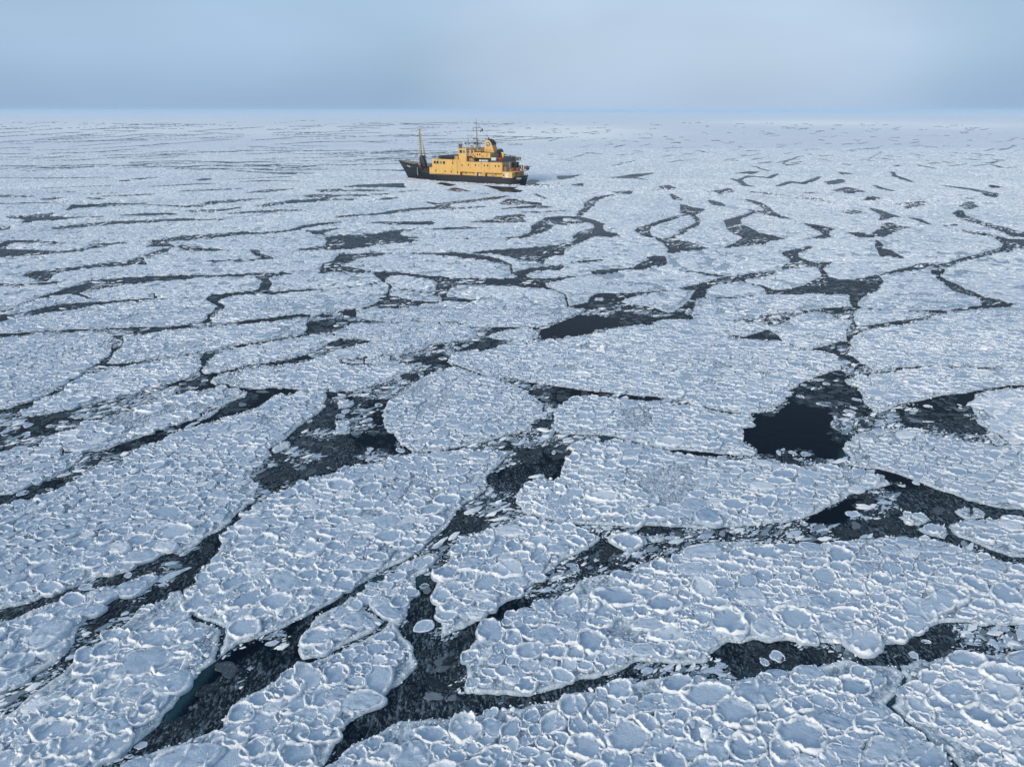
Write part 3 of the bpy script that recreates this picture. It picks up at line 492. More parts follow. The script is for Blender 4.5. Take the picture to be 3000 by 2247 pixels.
# ------------------------------------------------------------------ grid over the sea, finer towards the camera
ys = np.concatenate([np.arange(329.0, 345, 1.0), np.arange(345, 560, 0.85), np.arange(560, 660, 1.6), np.arange(660, 1000, 3.1), np.arange(1000, 1500, 4.0), np.arange(1500, 2640, 4.4)])
xs = np.arange(-420.0, 3421.0, 4.2)
R_, C_ = len(ys), len(xs)
PX, PY = np.meshgrid(xs, ys)
GX, GY = ground(PX, PY)
def row_of(y): return np.clip(np.searchsorted(ys, y), 0, R_ - 1)
CAP = 3.0
D = np.full((R_, C_), CAP)
def edge_dist(D, p, q, cap=CAP):
    (x0, y0), (x1, y1) = p, q
    ym = max(331.0, (y0 + y1) / 2)
    gx, gy = ground([x0, x1], [max(331, y0), max(331, y1)])
    # image window of the edge grown by the cap
    near = min(gy); far = max(gy)
    _, ya = to_px(0, max(far + cap, 5)); _, yb = to_px(0, max(near - cap, 8))
    mpx = cap * F / max(6.0, (near * ct + CAM_H * st)) 
    r0, r1 = row_of(min(ya, y0, y1) - 1), row_of(max(yb, y0, y1) + 1) + 1
    c0 = int(np.clip((min(x0, x1) - mpx - xs[0]) / 4.2, 0, C_)); c1 = int(np.clip((max(x0, x1) + mpx - xs[0]) / 4.2 + 2, 0, C_))
    if c1 <= c0 or r1 <= r0: return
    X = GX[r0:r1, c0:c1]; Y = GY[r0:r1, c0:c1]
    ax, ay, bx, by = gx[0], gy[0], gx[1], gy[1]
    dx, dy = bx - ax, by - ay; L2 = dx * dx + dy * dy + 1e-9
    t = np.clip(((X - ax) * dx + (Y - ay) * dy) / L2, 0, 1)
    d = np.hypot(X - ax - t * dx, Y - ay - t * dy)
    np.minimum(D[r0:r1, c0:c1], d, out=D[r0:r1, c0:c1])
def inside(poly):
    m = np.zeros((R_, C_), bool)
    n = len(poly)
    for i in range(n):
        (x0, y0), (x1, y1) = poly[i], poly[(i + 1) % n]
        if y0 == y1: continue
        if y0 > y1: x0, y0, x1, y1 = x1, y1, x0, y0
        r0 = np.searchsorted(ys, y0); r1 = np.searchsorted(ys, y1)
        if r1 <= r0: continue
        xc = x0 + (ys[r0:r1] - y0) / (y1 - y0) * (x1 - x0)
        m[r0:r1] ^= (xs[None, :] > xc[:, None])
    return m
WAT = np.zeros((R_, C_), bool)
for P in polys:
    WAT |= inside(P)
    for i in range(len(P)): edge_dist(D, P[i], P[(i + 1) % len(P)])
for P in islands:
    WAT &= ~inside(P)
    for i in range(len(P)): edge_dist(D, P[i], P[(i + 1) % len(P)])
SD = np.where(WAT, -D, D)
CRK = np.full((R_, C_), 1.0)
for P in cracks:
    for i in range(len(P) - 1): edge_dist(CRK, P[i], P[i + 1], 1.0)
# uneven shores at several scales
amp = np.clip(GY / 130, 0.55, 1.7)
SD = SD - np.interp(GY, [60, 200, 260, 340], [0, 0.62, 0.55, 0.0])
n1 = vnoise(GX, GY, 0.55, 1); n2 = vnoise(GX, GY, 0.22, 2); n3 = vnoise(GX, GY, 1.7, 3)
SDN = SD + (0.13 * n1 + 0.07 * n2 + 0.08 * n3) * amp * np.clip(1 - np.abs(SD) / (2.2), 0, 1)
CW = 0.05 + 0.0006 * np.clip(GY, 0, 250)
SDN = np.minimum(SDN, CRK + 0.09 * n1 + 0.05 * n2 - CW)
POOL = np.zeros((R_, C_), bool)
for l in POOLS.strip().split('\n'): POOL |= inside(parse(l))
TEAL = np.zeros((R_, C_), bool)
for l in TEALS.strip().split('\n'): TEAL |= inside(parse(l))

# ------------------------------------------------------------------ name the floes: connected ice between leads and cracks
ice = ~WAT
blk = ~ice
for P in cracks:
    for i in range(len(P) - 1):
        (x0, y0), (x1, y1) = P[i], P[i + 1]
        n = int(max(abs(x1 - x0) / 2.0, abs(y1 - y0) / 0.9)) + 2
        xx = np.linspace(x0, x1, n); yy = np.linspace(y0, y1, n)
        ci = np.clip(((xx - xs[0]) / 4.2).astype(int), 0, C_ - 2); ri = np.clip(np.searchsorted(ys, yy), 0, R_ - 2)
        for a in (0, 1):
            for b in (0, 1): blk[ri + a, ci + b] = True
FLOES = [
 ('B 800,450', 'oval pancake ice floe ringed by dark leads in the middle of the pack', 0),
 ('A 500,1200', 'long pancake ice floe with a jagged tip beside the big triangular lead', 0),
 ('D 1600,350', 'broad pancake ice floe below the triangular lead, split by a short branching crack', 0),
 ('D 1000,1100', 'slanting ice floe of big rimmed pancakes running down between two dark leads at lower left', 0),
 ('D 250,800', 'wedge of pancake ice between the two arms of the lead at the left edge', 0),
 ('E 150,600', 'small ragged ice floe caught in the mouth of the slush filled channel', 0),
 ('E 100,1100', 'ice floe with a slush patch and large pancakes, left of the wide slushy fork', 0),
 ('E 850,450', 'rounded ice floe with one bright white pancake, between two slanting leads', 0),
 ('E 1500,800', 'broad ice floe of puffy pancakes above the lead that crosses the bottom', 0),
 ('E 1700,1500', 'nearest ice floe, of very large pancakes, along the bottom of the scene', 0),
 ('F 2000,1300', 'corner ice floe cut off by the thin teal crack', 0),
 ('B 1800,950', 'pointed ice floe with a bright shore, left of the black water with round grey plates', 0),
 ('B 1800,500', 'ice floe between the straight dark lead and the teal slot, left of the open pool', 0),
 ('B 1500,150', 'widest smooth ice floe, reaching from the slaty pool to the round blue-black pool', 0),
 ('C 1500,800', 'ice floe to the right of the round blue-black pool, under the triangle of brash', 0),
 ('C 1700,200', 'ice floe above the triangle of brash and right of the blue-black pool', 0),
 ('F 2100,150', 'ice floe at the right edge with a sharp tip pointing to three small cakes', 0),
 ('A 250,250', 'ice floe at the left edge under the long thin lead', 0),
 ('A 800,230', 'tapering ice floe between the forked thin lead and the wide streaked lead', 0),
 ('A 1700,100', 'slim ice floe next to the small teal notch of open water', 0),
 ('A 1800,230', 'flat tongue of ice whose rounded end stops at the wide streaked lead', 0),
 ('A 900,520', 'leaf shaped ice floe lying between the wide streaked lead and its neighbour', 0),
 ('A 200,800', 'ice floe at the left edge with a spur of slush between two long leads', 0),
 ('H 500,1030', 'ice floe left of the kinked lead that comes down from the slaty pool', 0),
 ('G 1300,1080', 'ice floe right of the short hooked lead', 0),
 ('G 1800,880', 'ice floe right of the narrow winding channel', 0),
 ('G 1000,930', 'ice floe left of the narrow winding channel', 0),
 ('G 1300,750', 'thin ice floe under the long lead with white cakes in it', 0),
 ('G 2000,730', 'ice floe behind the bend of the winding channel', 0),
 ('H 450,730', 'small shield shaped floe above the triangular brash pocket', 0),
 ('H 1000,880', 'ice floe behind the slaty pool with a row of white rubble on it', 0),
 ('H 600,620', 'spindle shaped ice floe in front of the ship between two thin leads', 0),
 ('I 700,680', 'small round floe above the triple lead junction', 0),
 ('I 300,780', 'small oval floe left of the lead with parallel strands', 0),
 ('I 600,860', 'ice floe just below the lead with parallel strands', 0),
 ('I 1400,800', 'large ice floe in the bend of the lead shaped like an arrowhead', 0),
 ('I 1300,950', 'narrow sliver of ice above the slanting slushy lead', 0),
 ('I 850,1010', 'lens shaped floe under the long pointed lead', 0),
 ('H 800,490', 'long thin ice floe between the ship and the spindle shaped floe', 0),
 ('C 1490,1155', 'ice cake left of the black channel, upper of two beside each other', 1),
 ('C 1620,1235', 'ice cake with a white near shore just under the black channel', 1),
 ('C 1860,1115', 'flat ice cake by the sharp tip of the right edge floe', 1),
 ('E 1850,190', 'rough white ice cake in the middle of the slushy lead', 1),
 ('E 2050,170', 'small pointed ice cake touching the rough white one', 1),
 ('D 920,470', 'raft of frozen pancakes adrift where the left lead forks', 1),
 ('A 1060,345', 'pale oval ice cake adrift in the wide streaked lead', 1),
 ('A 1815,690', 'rounded ice cake at the jagged edge of the triangular lead', 1),
 ('B 10,560', 'blocky white ice cake inside the triangular lead', 1),
 ('B 40,410', 'pale ice cake at the top of the triangular lead', 1),
 ('A 1350,480', 'smooth pale sliver of ice lying across the long dark lead', 1),
 ('H 1670,838', 'white ice cake afloat above the slaty pool', 1),
]
import heapq
clear = np.zeros((R_, C_), np.int32); e_ = ~blk
e_[:, 0] = e_[:, -1] = True
for it in range(70):
    clear += e_
    n_ = e_.copy(); n_[1:] &= e_[:-1]; n_[:-1] &= e_[1:]
    if it % 2 == 0: n_[:, 1:] &= e_[:, :-1]; n_[:, :-1] &= e_[:, 1:]
    e_ = n_
FL = np.zeros((R_, C_), np.int32); hp = []; cnt = 0
rowsheet = int(np.searchsorted(ys, 640.0))
FL[:rowsheet][~blk[:rowsheet]] = 999
for c in np.flatnonzero(FL[rowsheet - 1] == 999): hp.append((-int(clear[rowsheet - 1, c]), cnt, rowsheet - 1, int(c))); cnt += 1
for k, (s, label, isl) in enumerate(FLOES + [(q, '', 2) for q in ('G 1000,640', 'G 300,590', 'G 1000,790', 'G 300,450', 'I 1950,720', 'I 1600,500', 'I 1800,600', 'H 1700,560', 'H 1300,680', 'I 300,560', 'I 1900,200', 'H 1700,760')]):
    (x, y), = parse(s)
    r = int(np.argmin(abs(ys - y))); c = int(round((x - xs[0]) / 4.2)); lb = 999 if isl == 2 else k + 1
    if blk[r, c]:
        rr_, cc_ = np.nonzero(~blk[max(0, r - 8):r + 9, max(0, c - 8):c + 9])
        if not len(rr_): print('no ice at seed', k, s); continue
        j = int(np.argmin((rr_ - 8) ** 2 + (cc_ - 8) ** 2)); r, c = max(0, r - 8) + int(rr_[j]), max(0, c - 8) + int(cc_[j])
    FL[r, c] = lb; hp.append((-int(clear[r, c]), cnt, r, c)); cnt += 1
heapq.heapify(hp); FLl = FL.tolist(); bl = blk.tolist(); cl = clear.tolist(); push = heapq.heappush; pop = heapq.heappop
while hp:
    _, _, r, c = pop(hp); L = FLl[r][c]
    for a, b in ((r - 1, c), (r + 1, c), (r, c - 1), (r, c + 1)):
        if 0 <= a < R_ and 0 <= b < C_ and FLl[a][b] == 0 and not bl[a][b]:
            FLl[a][b] = L; cnt += 1; push(hp, (-cl[a][b], cnt, a, b))
FL = np.array(FLl, np.int32)
FL[(~blk) & (FL == 0)] = 999
# hairline cracks where two floes touch
tch = np.zeros((R_, C_), bool); dif = (FL[:, 1:] != FL[:, :-1]) & (FL[:, 1:] > 0) & (FL[:, :-1] > 0); tch[:, 1:] |= dif
dif = (FL[1:] != FL[:-1]) & (FL[1:] > 0) & (FL[:-1] > 0); tch[1:] |= dif
SDN = np.where(tch, np.minimum(SDN, -0.04), SDN)
for it in range(26):
    z = FL == 0
    if not z.any(): break
    for sh in ((0, 1), (0, -1), (1, 1), (1, -1)):
        nb = np.roll(FL, sh[1], axis=1 - sh[0]); m = (FL == 0) & (nb > 0); FL = np.where(m, nb, FL)
for k in range(len(FLOES)):
    print('floe', k, int((FL == k + 1).sum()))

# ------------------------------------------------------------------ ice surface height
def sstep(a, b, x):
    t = np.clip((x - a) / (b - a), 0, 1); return t * t * (3 - 2 * t)
TOP = 0.035
near_w = np.clip(1.2 - GY / 90, 0, 1)
rough = 0.022 * vnoise(GX, GY, 0.18, 5) * near_w + 0.016 * vnoise(GX, GY, 0.45, 6) * np.clip(1.6 - GY / 90, 0, 1) + 0.012 * vnoise(GX, GY, 2.2, 7)
lip_n = np.clip(0.75 + 0.45 * vnoise(GX, GY, 0.9, 8), 0, 1.2)
sh = np.clip(GY / 60, 1, 6)
lip = np.exp(-((SDN - 0.13 * sh) / (0.10 * sh)) ** 2) * lip_n
Z = TOP * sstep(-0.02, 0.16, SDN) + rough * sstep(0, 0.3, SDN) + 0.07 * lip * sstep(0.0, 0.15, SDN)
Z = np.where(SDN < 0.0, np.maximum(-0.5, SDN * 0.9 / np.clip(GY / 150, 1, 3) * 1.2) - 0.02, Z)
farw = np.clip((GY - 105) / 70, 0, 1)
# the ship's track: refrozen churned ice running from her stern to the right
TR = np.full((R_, C_), 6.0)
trk = parse('H 1215,104 1400,106 2000,112 I 0,138 300,152 600,162 800,190 1000,204 1300,210 1700,222 2400,248')
for i in range(len(trk) - 1): edge_dist(TR, trk[i], trk[i + 1], 6.0)
wet = np.clip(1 - np.abs(TR - 2.6) / 1.5, 0, 1) * (0.55 + 0.35 * vnoise(GX, GY, 3.0, 12)) * (0.5 + 0.5 * vnoise(GX, GY, 14.0, 13))
wet = np.maximum(wet, 0.5 * sstep(0.12, 0.0, SDN) * (SDN > -0.3))
rimA = np.clip(lip * 1.1, 0, 1)
# sunlit strips on the far ice, painted in as whiter colour
def blob(px, py, rx, ry): return np.exp(-((PX - px) / rx) ** 2 - ((PY - py) / ry) ** 2)
sun_patch = np.clip(1.1 * blob(1690, 388, 230, 17) + 0.7 * blob(1560, 400, 200, 22) + 1.0 * blob(2350, 360, 260, 9) + 0.8 * blob(2800, 370, 300, 13) + 0.6 * blob(350, 378, 480, 22) + 0.4 * blob(1000, 385, 300, 14), 0, 1)
sun_patch = np.clip(sun_patch * (1.0 + 0.35 * vnoise(GX, GY, 60.0, 71)), 0, 0.95)

def build_grid(name, mask_label, mat):
    q = (FL[:-1, :-1] == mask_label)
    keep = (Z[:-1, :-1] > -0.3) | (Z[1:, :-1] > -0.3) | (Z[:-1, 1:] > -0.3) | (Z[1:, 1:] > -0.3)
    q &= keep
    r, c = np.nonzero(q)
    if len(r) < 4: return None
    idx = np.stack([r * C_ + c, (r + 1) * C_ + c, (r + 1) * C_ + c + 1, r * C_ + c + 1], 1)
    u, inv = np.unique(idx, return_inverse=True); Q = inv.reshape(-1, 4)
    V = np.stack([GX.ravel()[u], GY.ravel()[u], Z.ravel()[u]], 1)
    return mesh_np(name, V, Q, {'far': farw.ravel()[u], 'rim': rimA.ravel()[u] * 0.55, 'wet': np.clip(wet.ravel()[u], 0, 1), 'sun_patch': sun_patch.ravel()[u]}, True, mat), V
floe_obj = {}
for k, (s, label, isl) in enumerate(FLOES):
    g = build_grid('slush_ice', k + 1, M_BASE)
    if not g: continue
    me, V = g
    c = np.array([V[:, 0].mean(), V[:, 1].mean(), 0.0], np.float32)
    e = bpy.data.objects.new('ice_cake' if isl else 'ice_floe', None); COL.objects.link(e); e.location = c
    e.empty_display_size = 0.5
    tag(e, label, 'ice floe', 'cakes of ice adrift in the leads' if isl else 'floes of pancake ice parted by the leads')
    co = (V - c).astype(np.float32); me.vertices.foreach_set('co', co.ravel()); me.update()
    link('slush_ice', me, e)
    floe_obj[k + 1] = e
g = build_grid('pack_ice', 999, M_BASE)
if g: tag(link('pack_ice', g[0]), 'pale pack ice cut by thin leads, spreading to the horizon around the ship', kind='structure')
# water
rr = np.arange(0, R_, 3); cc = np.arange(0, C_, 3)
WX, WY = GX[np.ix_(rr, cc)], GY[np.ix_(rr, cc)]
sl = np.where(POOL, 0.0, 1.0); sl = sl * (0.62 - 0.22 * np.clip((GY - 30) / 40, 0, 1) + 0.12 * (GY < 36) + 0.3 * vnoise(GX, GY, 6.0, 21)) 
def blur(a, n=3):
    for _ in range(n):
        a = (a + np.roll(a, 1, 0) + np.roll(a, -1, 0) + np.roll(a, 1, 1) + np.roll(a, -1, 1)) / 5
    return a
slw = blur(sl, 4)[np.ix_(rr, cc)]; tlw = (blur(TEAL.astype(float), 6) * 0.9)[np.ix_(rr, cc)]
nr, nc = WX.shape
r, c = np.meshgrid(np.arange(nr - 1), np.arange(nc - 1), indexing='ij'); r = r.ravel(); c = c.ravel()
Q = np.stack([r * nc + c, (r + 1) * nc + c, (r + 1) * nc + c + 1, r * nc + c + 1], 1)
wm = mesh_np('sea_water', np.stack([WX.ravel(), WY.ravel(), np.zeros(nr * nc)], 1), Q, {'slush': slw.ravel(), 'teal': tlw.ravel()}, True, M_WATER)
tag(link('sea_water', wm), 'black sea water showing in the leads and pools between the floes', kind='structure')
# the pack goes on outside the picture
b = 40000.0
om = mesh_np('outer_pack_ice', np.array([(-b, -3000, -0.62), (b, -3000, -0.62), (b, b, -0.62), (-b, b, -0.62)]), np.array([(0, 1, 2, 3)]), {'far': np.ones(4), 'rim': np.zeros(4), 'wet': np.zeros(4), 'sun_patch': np.zeros(4)}, False, M_BASE)
tag(link('outer_pack_ice', om), 'pale pack ice going on beyond the view', kind='structure')

import os
if os.environ.get('DBG'):
    rs_=np.random.default_rng(1); pal=rs_.random((1100,3)); lut=pal[FL%1100]; lut[FL==999]=(.9,.9,.9); lut[WAT]*=0.25
    tgt=np.zeros((749,1000,3)); yy=np.searchsorted(ys,np.arange(749)*3.0).clip(0,R_-1); xx=((np.arange(1000)*3.0-xs[0])/4.2).astype(int).clip(0,C_-1)
    tgt=lut[yy][:,xx]; open('/tmp/w/lab.ppm','wb').write(b'P6 1000 749 255\n'+(tgt*255).astype(np.uint8).tobytes())
    raise SystemExit
# ------------------------------------------------------------------ shapes of pancakes, plates and lumps (meshes shared by all copies)
def rseries(rs, nseg, ks, amps):
    th = np.arange(nseg) / nseg * 2 * np.pi; v = np.zeros(nseg)
    for k, a in zip(ks, amps): v += a * rs.uniform(0.4, 1.0) * np.cos(k * th + rs.uniform(0, 6.28))
    return v
def pancake_mesh(seed, kind, nseg, rings, mat):
    rs = np.random.default_rng(seed); th = np.arange(nseg) / nseg * 2 * np.pi
    out = 1 + rseries(rs, nseg, (2, 3, 4, 5, 7, 9), (0.13, 0.08, 0.055, 0.04, 0.022, 0.016))
    lump = np.clip(0.9 + rseries(rs, nseg, (1, 2, 3, 5, 8, 11, 14), (0.35, 0.22, 0.2, 0.18, 0.2, 0.18, 0.16)), 0.12, 2.0)
    fine = rs.normal(0, 1, nseg)
    if kind == 'plate': out = 1 + rseries(rs, nseg, (2, 3, 4, 5, 7, 9), (0.26, 0.17, 0.12, 0.09, 0.06, 0.05)) 
    rc = 0.86 + rseries(rs, nseg, (1, 2, 4, 9, 13), (0.035, 0.03, 0.02, 0.015, 0.012)); rw = np.clip(0.075 + rseries(rs, nseg, (1, 3, 5), (0.03, 0.02, 0.015)), 0.035, 0.14)
    ridge_a = rs.uniform(0, 6.28); ridge_o = rs.uniform(-0.4, 0.4); has_ridge = rs.random() < 0.45
    if kind == 'broken': lump = np.clip(lump * 1.5 - 0.75, 0.05, 2.2); out = out + rseries(rs, nseg, (3, 5, 8, 12), (0.06, 0.05, 0.03, 0.03))
    jag = rs.normal(0, 0.12, nseg)
    V = [(0, 0, 0.0)]; fro = [0.15]
    for r in rings:
        rad = out * r; x = rad * np.cos(th); y = rad * np.sin(th)
        if kind in ('rim', 'broken'): z = 0.085 * lump * (1 + jag) * np.exp(-((r - rc) / rw) ** 2) ; f = np.exp(-((r - rc - 0.01) / (rw * 1.25)) ** 2) * np.clip(lump, 0.5, 1.2)
        elif kind == 'dome': z = 0.07 * (1 - r ** 2.2) + 0.03 * lump * np.exp(-((r - rc) / rw) ** 2); f = np.full(nseg, 0.25) + 0.35 * lump * np.exp(-((r - rc) / rw) ** 2)
        else: z = 0.02 * (1 - r) + np.zeros(nseg); f = np.full(nseg, 0.1) + 0.6 * np.exp(-((r - 0.96) / 0.05) ** 2) * np.clip(lump - 0.5, 0, 1)
        if has_ridge and kind != 'plate':
            dd = x * np.cos(ridge_a) + y * np.sin(ridge_a) - ridge_o + 0.15 * y * y
            rd = np.exp(-(dd / 0.07) ** 2) * (r < 0.85); z = z + 0.035 * rd; f = np.maximum(f, rd * 0.7)
        if r > 0.6 and kind != 'plate': z = z + 0.014 * rs.normal(0, 1, nseg); x = x * (1 + rs.normal(0, 0.012, nseg)); y = y * (1 + rs.normal(0, 0.012, nseg))
        if r > 0.985: z = z * 0.35 - 0.01
        V += [(a, b, c) for a, b, c in zip(x, y, z)]; fro += list(f)
    bot = -0.16 if kind != 'plate' else -0.03
    V += [(0.97 * o * math.cos(t), 0.97 * o * math.sin(t), bot) for o, t in zip(out, th)]; fro += [0.55 if kind != 'plate' else 0.2] * nseg
    V = np.array(V); nr = len(rings) + 1
    Q = []
    for i in range(nseg): Q.append((0, 1 + i, 1 + (i + 1) % nseg, 1 + (i + 1) % nseg))
    for r in range(nr - 1):
        for i in range(nseg):
            a = 1 + r * nseg + i; b = 1 + r * nseg + (i + 1) % nseg
            Q.append((a, a + nseg, b + nseg, b))
    me = bpy.data.meshes.new('ice_pancake'); me.from_pydata(V.tolist(), [], [q if q[2] != q[3] else q[:3] for q in Q])
    at = me.attributes.new('frost', 'FLOAT', 'POINT'); at.data.foreach_set('value', np.array(fro, np.float32))
    me.polygons.foreach_set('use_smooth', np.ones(len(me.polygons), bool)); me.materials.append(mat); me.update()
    return me
def lump_mesh(seed, flat, mat, fr=0.9):
    rs = np.random.default_rng(seed); bm = bmesh.new(); bmesh.ops.create_icosphere(bm, subdivisions=1 if seed % 2 else 2, radius=1)
    ph = rs.uniform(0, 6.28, (5, 3)); kk = rs.uniform(1.2, 3.2, (5, 3))
    for v in bm.verts:
        d = v.co.copy(); s = 1 + sum(0.11 * math.sin(kk[i][0] * d.x + kk[i][1] * d.y * 1.3 + kk[i][2] * d.z + ph[i][0]) for i in range(5)) + rs.uniform(-0.14, 0.14)
        v.co = Vector((d.x * s, d.y * s * 0.8, d.z * s * flat))
    me = bpy.data.meshes.new('ice_lump'); bm.to_mesh(me); bm.free()
    at = me.attributes.new('frost', 'FLOAT', 'POINT'); at.data.foreach_set('value', np.full(len(me.vertices), fr, np.float32))
    me.polygons.foreach_set('use_smooth', np.zeros(len(me.polygons), bool)); me.materials.append(mat); return me
RH = (0.3, 0.55, 0.7, 0.77, 0.83, 0.88, 0.93, 0.97, 1.0); RL = (0.45, 0.74, 0.86, 0.94, 1.0)
NK = 26
kinds = ['rim'] * 14 + ['broken'] * 6 + ['dome'] * 6
PAN_HI = [pancake_mesh(100 + i, kinds[i], 44, RH, M_PAN) for i in range(NK)]
PAN_LO = [pancake_mesh(200 + i, kinds[i], 14, RL, M_PANF) for i in range(NK)]
NIL = [pancake_mesh(300 + i, 'plate', 22, (0.5, 0.85, 1.0), M_NILAS) for i in range(8)]
LUMP = [lump_mesh(400 + i, 0.55, M_PAN, 0.95) for i in range(8)] + [lump_mesh(420 + i, 0.28, M_PAN, 0.35) for i in range(8)] + [lump_mesh(440 + i, 0.2, M_NILAS, 0.9) for i in range(8)]
def proto_collection(name, meshes):
    c = bpy.data.collections.new(name)
    for i, me in enumerate(meshes): o = bpy.data.objects.new('%s_shape_%02d' % (name, i), me); c.objects.link(o)
    return c
PC_LO = proto_collection('pancake_shapes', PAN_LO); PC_NIL = proto_collection('plate_shapes', NIL); PC_LUMP = proto_collection('lump_shapes', LUMP)
PC_HI = proto_collection('near_pancake_shapes', PAN_HI)
def gn_tree(name, coll):
    ng = bpy.data.node_groups.new(name, 'GeometryNodeTree')
    ng.interface.new_socket('Geometry', in_out='INPUT', socket_type='NodeSocketGeometry'); ng.interface.new_socket('Geometry', in_out='OUTPUT', socket_type='NodeSocketGeometry')
    gi = ng.nodes.new('NodeGroupInput'); go = ng.nodes.new('NodeGroupOutput')
    ci = ng.nodes.new('GeometryNodeCollectionInfo'); ci.inputs['Collection'].default_value = coll
    ci.inputs['Separate Children'].default_value = True; ci.inputs['Reset Children'].default_value = True
    ip = ng.nodes.new('GeometryNodeInstanceOnPoints'); ip.inputs['Pick Instance'].default_value = True
    def na(n, ty):
        a = ng.nodes.new('GeometryNodeInputNamedAttribute'); a.data_type = ty; a.inputs['Name'].default_value = n
        return [s for s in a.outputs if s.enabled and s.name == 'Attribute'][0]
    er = ng.nodes.new('FunctionNodeEulerToRotation')
    ng.links.new(gi.outputs[0], ip.inputs['Points']); ng.links.new(ci.outputs[0], ip.inputs['Instance'])
    ng.links.new(na('idx', 'INT'), ip.inputs['Instance Index']); ng.links.new(na('rot', 'FLOAT_VECTOR'), er.inputs[0]); ng.links.new(er.outputs[0], ip.inputs['Rotation'])
    ng.links.new(na('scl', 'FLOAT_VECTOR'), ip.inputs['Scale']); ng.links.new(ip.outputs[0], go.inputs[0])
    return ng
GN_LO = gn_tree('scatter_pancakes', PC_LO); GN_HI = gn_tree('scatter_near_pancakes', PC_HI); GN_NIL = gn_tree('scatter_plates', PC_NIL); GN_LUMP = gn_tree('scatter_lumps', PC_LUMP)
def scatter(name, pos, rot, scl, idx, tree, parent=None):
    me = bpy.data.meshes.new(name); me.vertices.add(len(pos)); me.vertices.foreach_set('co', np.ascontiguousarray(pos, np.float32).ravel())
    for n, v in (('rot', rot), ('scl', scl)):
        a = me.attributes.new(n, 'FLOAT_VECTOR', 'POINT'); a.data.foreach_set('vector', np.ascontiguousarray(v, np.float32).ravel())
    a = me.attributes.new('idx', 'INT', 'POINT'); a.data.foreach_set('value', np.ascontiguousarray(idx, np.int32))
    o = link(name, me, parent); m = o.modifiers.new('scatter', 'NODES'); m.node_group = tree; o['kind'] = 'stuff'
    return o
def look(A, X, Y, bad):
    px, py = to_px(X, Y); c = np.rint((px - xs[0]) / 4.2).astype(int); r = np.searchsorted(ys, py)
    r = np.where((r > 0) & (r < R_) & (abs(ys[np.clip(r - 1, 0, R_ - 1)] - py) < abs(ys[np.clip(r, 0, R_ - 1)] - py)), r - 1, r)
    ok = (c >= 0) & (c < C_) & (r >= 0) & (r < R_) & (py > ys[0]) & (py < ys[-1])
    v = A[np.clip(r, 0, R_ - 1), np.clip(c, 0, C_ - 1)]
    return np.where(ok, v, bad)

# ------------------------------------------------------------------ pack the pancakes: neighbours push each other apart until they just overlap
def pack(y0, y1, sp, seed):
    rs = np.random.default_rng(seed); hw = y1 * 0.83 + 8
    nx = int(2 * hw / sp); ny = int((y1 - y0) / (sp * 0.92))
    ii, jj = np.meshgrid(np.arange(ny), np.arange(nx), indexing='ij')
    X = -hw + (jj + 0.5 * (ii % 2)) * sp + rs.uniform(-0.42, 0.42, ii.shape) * sp; Y = y0 + ii * sp * 0.92 + rs.uniform(-0.42, 0.42, ii.shape) * sp
    Rr = 0.52 * sp * np.exp(rs.normal(0, 0.33, ii.shape)); Rr = np.clip(Rr, 0.20 * sp, 1.15 * sp)
    bigp = vnoise(X, Y, 9.0, 31) ; Rr *= 1 + 0.20 * bigp + 0.16 * np.clip((34 - Y) / 14, 0, 1)
    keep = abs(X) < Y * 0.83 + 6
    for it in range(26):
        mvx = np.zeros_like(X); mvy = np.zeros_like(Y)
        for a in range(-2, 3):
            for b in range(-2, 3):
                if a == 0 and b == 0: continue
                X2 = np.roll(np.roll(X, a, 0), b, 1); Y2 = np.roll(np.roll(Y, a, 0), b, 1); R2 = np.roll(np.roll(Rr, a, 0), b, 1)
                dx = X - X2; dy = Y - Y2; d = np.hypot(dx, dy) + 1e-6
                ov = np.clip((Rr + R2) * 0.97 - d, 0, sp) * (d < 3 * sp)
                f = ov * 0.22 * R2 / (Rr + R2) / d; mvx += dx * f; mvy += dy * f
        X = X + np.clip(mvx, -0.3, 0.3); Y = Y + np.clip(mvy, -0.3, 0.3)
    return X[keep], Y[keep], Rr[keep]
A1 = pack(15.0, 75.0, 0.72, 5); A2 = pack(75.0, 235.0, 0.90, 6); A3 = pack(234.0, 430.0, 1.3, 7)
A2 = [np.concatenate([a, b[(RNG.random(len(b)) < 0) | True]]) for a, b in zip(A2, A3)]
m2 = A2[1] > 75.4; m1 = A1[1] <= 75.4
X = np.concatenate([A1[0][m1], A2[0][m2]]); Y = np.concatenate([A1[1][m1], A2[1][m2]]); RR = np.concatenate([A1[2][m1], A2[2][m2]])
sdp = look(SDN, X, Y, -9); crp = look(CRK, X, Y, 9); flp = look(FL, X, Y, 0)
ok = (sdp > RR * np.clip(0.40 + (Y - 40) / 90, 0.40, 0.9) + 0.25 * RR * RNG.random(len(X))) & (flp > 0) & (RNG.random(len(X)) < np.clip(1.35 - (Y - 180) / 260, 0, 1))
slushy = vnoise(X, Y, 5.0, 41) * 0.6 + vnoise(X, Y, 1.8, 42) * 0.5
ok &= ~((slushy > 0.50) & (RNG.random(len(X)) < 0.85))
X, Y, RR, sdp, flp = X[ok], Y[ok], RR[ok], sdp[ok], flp[ok]
n = len(X); print('pancakes', n)
el = np.clip(RNG.normal(1.13, 0.12, n), 0.8, 1.45)
calm = np.clip(0.6 + 0.8 * vnoise(X, Y, 12.0, 44), 0.25, 1.3)
SC = np.stack([RR * el * 0.98, RR / el * 0.98, np.clip(0.62 + 0.45 * RNG.random(n), 0, 1) * np.clip(RR / 0.55, 0.6, 1.25)], 1)
NEAR = np.clip((75 - Y) / 50, 0, 1); SC[:, 2] *= 1 + 0.65 * NEAR
